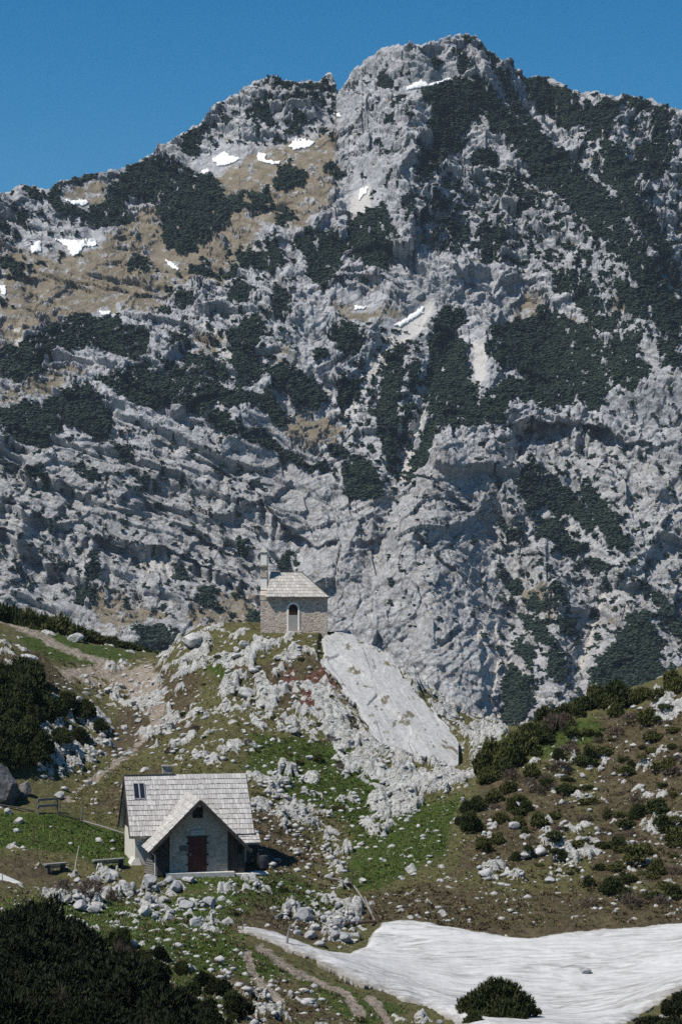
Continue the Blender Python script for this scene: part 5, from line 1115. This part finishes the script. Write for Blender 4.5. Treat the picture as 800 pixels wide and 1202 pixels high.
# ================================================================== BENCHES, FENCES, POLES
def bench(px0, py0, px1, py1, h, wd, label):
    """a thick plank on two blocks; px,py of the feet"""
    a, b = at(px0, py0), at(px1, py1)
    mid = (a+b)/2; d = b-a; L = Vector((d.x, d.y, 0)).length; rz = math.atan2(d.y, d.x)
    e = empty('wooden_bench', mid, rz); tag(e, label, 'bench', None)
    z0 = 0
    m = MB(); m.box(-L/2-.2, L/2+.2, -wd/2, wd/2, h-.09, h); m.build('seat', M_WGR, e, .008)
    for s in (-1, 1):
        m = MB(); m.box(s*L/2-.10 if s < 0 else L/2-.10, (s*L/2+.10) if s < 0 else L/2+.10, -wd/2+.05, wd/2-.05, -.35, h-.092); m.build('leg', M_WDK, e, .008)
    m = MB(); m.box(-L/2+.1, L/2-.1, -.03, .03, h*.45, h*.45+.12); m.build('stretcher', M_WGR, e)
    return e
bench(56, 1026, 74, 1022, .50, .42, 'short thick bench on bare earth left of the leaning stake')
bench(113, 1019, 142, 1018, .50, .40, 'long plank bench beside the left corner of the hut')
def post(px, py, hpx, w=.09, label='', lean=0, mat=None, name='fence_post', cat='fence post', group=None, leany=0):
    p = at(px, py)
    h = hpx*p.y/F; m = MB(); pts = [(0, 0, -.3), (lean*h*.5+random.uniform(-.01, .01), leany*h*.5, h*.5), (lean*h, leany*h, h)]
    m.tube(pts, [w*.55, w*.5, w*.42], 7, .12); o = m.build(name, mat or M_WPOST); o.location = p; tag(o, label, cat, group); return o
# the gate: two posts and two rails
pa, pb = at(45, 957), at(67, 954)
g = empty('wooden_gate', (pa+pb)/2); tag(g, 'wooden barrier of two posts and two rails across the path', 'gate'); q = (pb-pa)/2
for s in (-1, 1):
    m = MB(); m.bar(tuple(q*s+Vector((0, 0, -.3))), tuple(q*s+Vector((0, 0, 1.0))), .13); m.build('post', M_WPOST, g)
for z in (.93, .52):
    m = MB(); m.bar(tuple(-q*1.05+Vector((0, -.08, z))), tuple(q*1.05+Vector((0, -.08, z-.03))), .07, .14); m.build('rail', M_WGR, g)
post(95, 964, 16, .10, 'short dark post on the grass between the gate and the hut', .12)
post(40, 990, 21, .09, 'dark post standing alone in the green meadow', 0, M_WBR)
post(3, 1036, 10, .05, 'thin post at the left edge beside the grey snow remnant', 0)
post(87, 1024, 30, .06, 'thin pale stake leaning right behind the boulders', .2, M_PALE, 'leaning_stake', 'stake')
def pole(a, b, w, label, name='fallen_rail', cat='rail', mat=None, up=.06, group=None):
    p, q = at(*a), at(*b); m = MB(); mid = (p+q)/2; d = (q-p)
    m.tube([tuple(-d/2+Vector((0, 0, up))), tuple(Vector((0, 0, up+.02))), tuple(d/2+Vector((0, 0, up)))], [w*.55, w*.5, w*.45], 7, .15)
    o = m.build(name, mat or M_WGR); o.location = mid; tag(o, label, cat, group); return o
pole((98, 966), (149, 982), .11, 'long grey rail lying on the grass from the post to the hut', up=.1)
pole((68, 957), (93, 965), .08, 'thin dark rail lying between the gate and the short post', mat=M_WDK, up=.12)
pole((0, 948), (40, 954), .10, 'dark rail at the foot of the rock outcrop', mat=M_WDK, up=.1)
post(413, 1042, 22, .10, 'upright post of the broken fence in the small meadow', 0, M_WBR)
pole((382, 1033), (412, 1040), .10, 'pale rail lying left of the broken fence post', up=.15)
pole((415, 1042), (428, 1062), .09, 'grey pole fallen downhill from the broken fence, upper one', up=.1)
pole((418, 1046), (437, 1078), .09, 'longer grey pole fallen downhill from the broken fence', up=.12)
pole((428, 1056), (440, 1084), .08, 'pale pole lying lowest of the broken fence', up=.1)
pole((404, 1088), (440, 1085), .20, 'brown log lying above the snow edge', 'fallen_log', 'log', M_WBR, .12)
pole((324, 1083), (354, 1066), .20, 'grey plank lying on the bank above the snow tongue', 'grey_plank', 'plank', M_WGR, .25)
post(335, 1112, 26, .12, 'leaning grey post stump just above the snow tongue', .22, M_WGR)
post(331, 1092, 12, .05, 'thin short post beneath the grey plank', 0)
for x, y, h, l in ((347, 1069, 20, 'thin fence post above the grey plank'), (321, 1080, 18, 'thin fence post left of the grey plank'), (376, 1032, 20, 'thin post at the upper end of the pale fallen rail'), (376, 1075, 18, 'thin post in the rubble left of the brown log'), (408, 1086, 20, 'thin post at the left end of the brown log'), (437, 1084, 20, 'thin post at the right end of the brown log'), (285, 1094, 16, 'thin post at the tip of the snow tongue')): post(x, y, h, .055, l, random.uniform(-.05, .05))
# barrel and stone slab at the hut's right corner
b = MB(); b.tube([(0, 0, -.1), (0, 0, .05), (0, 0, .35), (0, 0, .62), (0, 0, .66)], [.24, .26, .30, .26, .18], 14)
o = b.build('rain_barrel', mat_plain('dark_blue_grey_drum', (.02, .025, .035), (.05, .055, .07), 3, .5)); o.location = hutp(4.15, -1.1, -.25); tag(o, 'dark rounded barrel in the grass at the right corner of the hut', 'barrel')
m = MB(); m.prism([(-.5, -.4, 0), (.45, -.45, 0), (.55, .3, 0), (-.1, .45, 0), (-.55, .2, 0)], (0, 0, .12)); o = m.build('stone_flag', M_CONC, None, .02); o.location = hutp(3.55, -2.9, -.46); o.rotation_euler = (.05, .03, .4); tag(o, 'pale flat paving stone right of the porch step', 'paving stone')
# snow remnant at the left edge
pa = at(8, 1034); m = MB()
n = 18
ring = [(math.cos(a)*2.0*(1+.15*math.sin(3*a+1)), math.sin(a)*1.15*(1+.12*math.cos(4*a))) for a in [k*6.283/n for k in range(n)]]
vv = [[m.bm.verts.new((x*s, y*s, z)) for x, y in ring] for s, z in ((1.08, -.3), (1, .02), (.8, .16), (.4, .22))]
for A_, B_ in zip(vv[:-1], vv[1:]):
    for k in range(n): m.bm.faces.new([A_[k], A_[(k+1) % n], B_[(k+1) % n], B_[k]])
m.bm.faces.new(vv[-1]); o = m.build('snow_remnant', mat_snow('dirty_snow', 1.1)); o.location = pa+Vector((-1.0, .2, .05)); o.rotation_euler = (.08, .16, -.35); tag(o, 'dirty grey snow remnant on bare earth at the left edge', 'snow patch')

# ================================================================== AIR
hz = bpy.data.materials.new('haze'); hz.use_nodes = True; nn = hz.node_tree.nodes; nn.clear()
out = nn.new('ShaderNodeOutputMaterial'); pv = nn.new('ShaderNodeVolumePrincipled'); pv.inputs['Color'].default_value = (.62, .76, 1.0, 1); pv.inputs['Density'].default_value = 4e-5
hz.node_tree.links.new(pv.outputs[0], out.inputs['Volume'])
m = MB(); m.box(-3300, 3300, -3300, 3300, -126, 640); o = m.build('haze', hz); tag(o, kind='stuff')
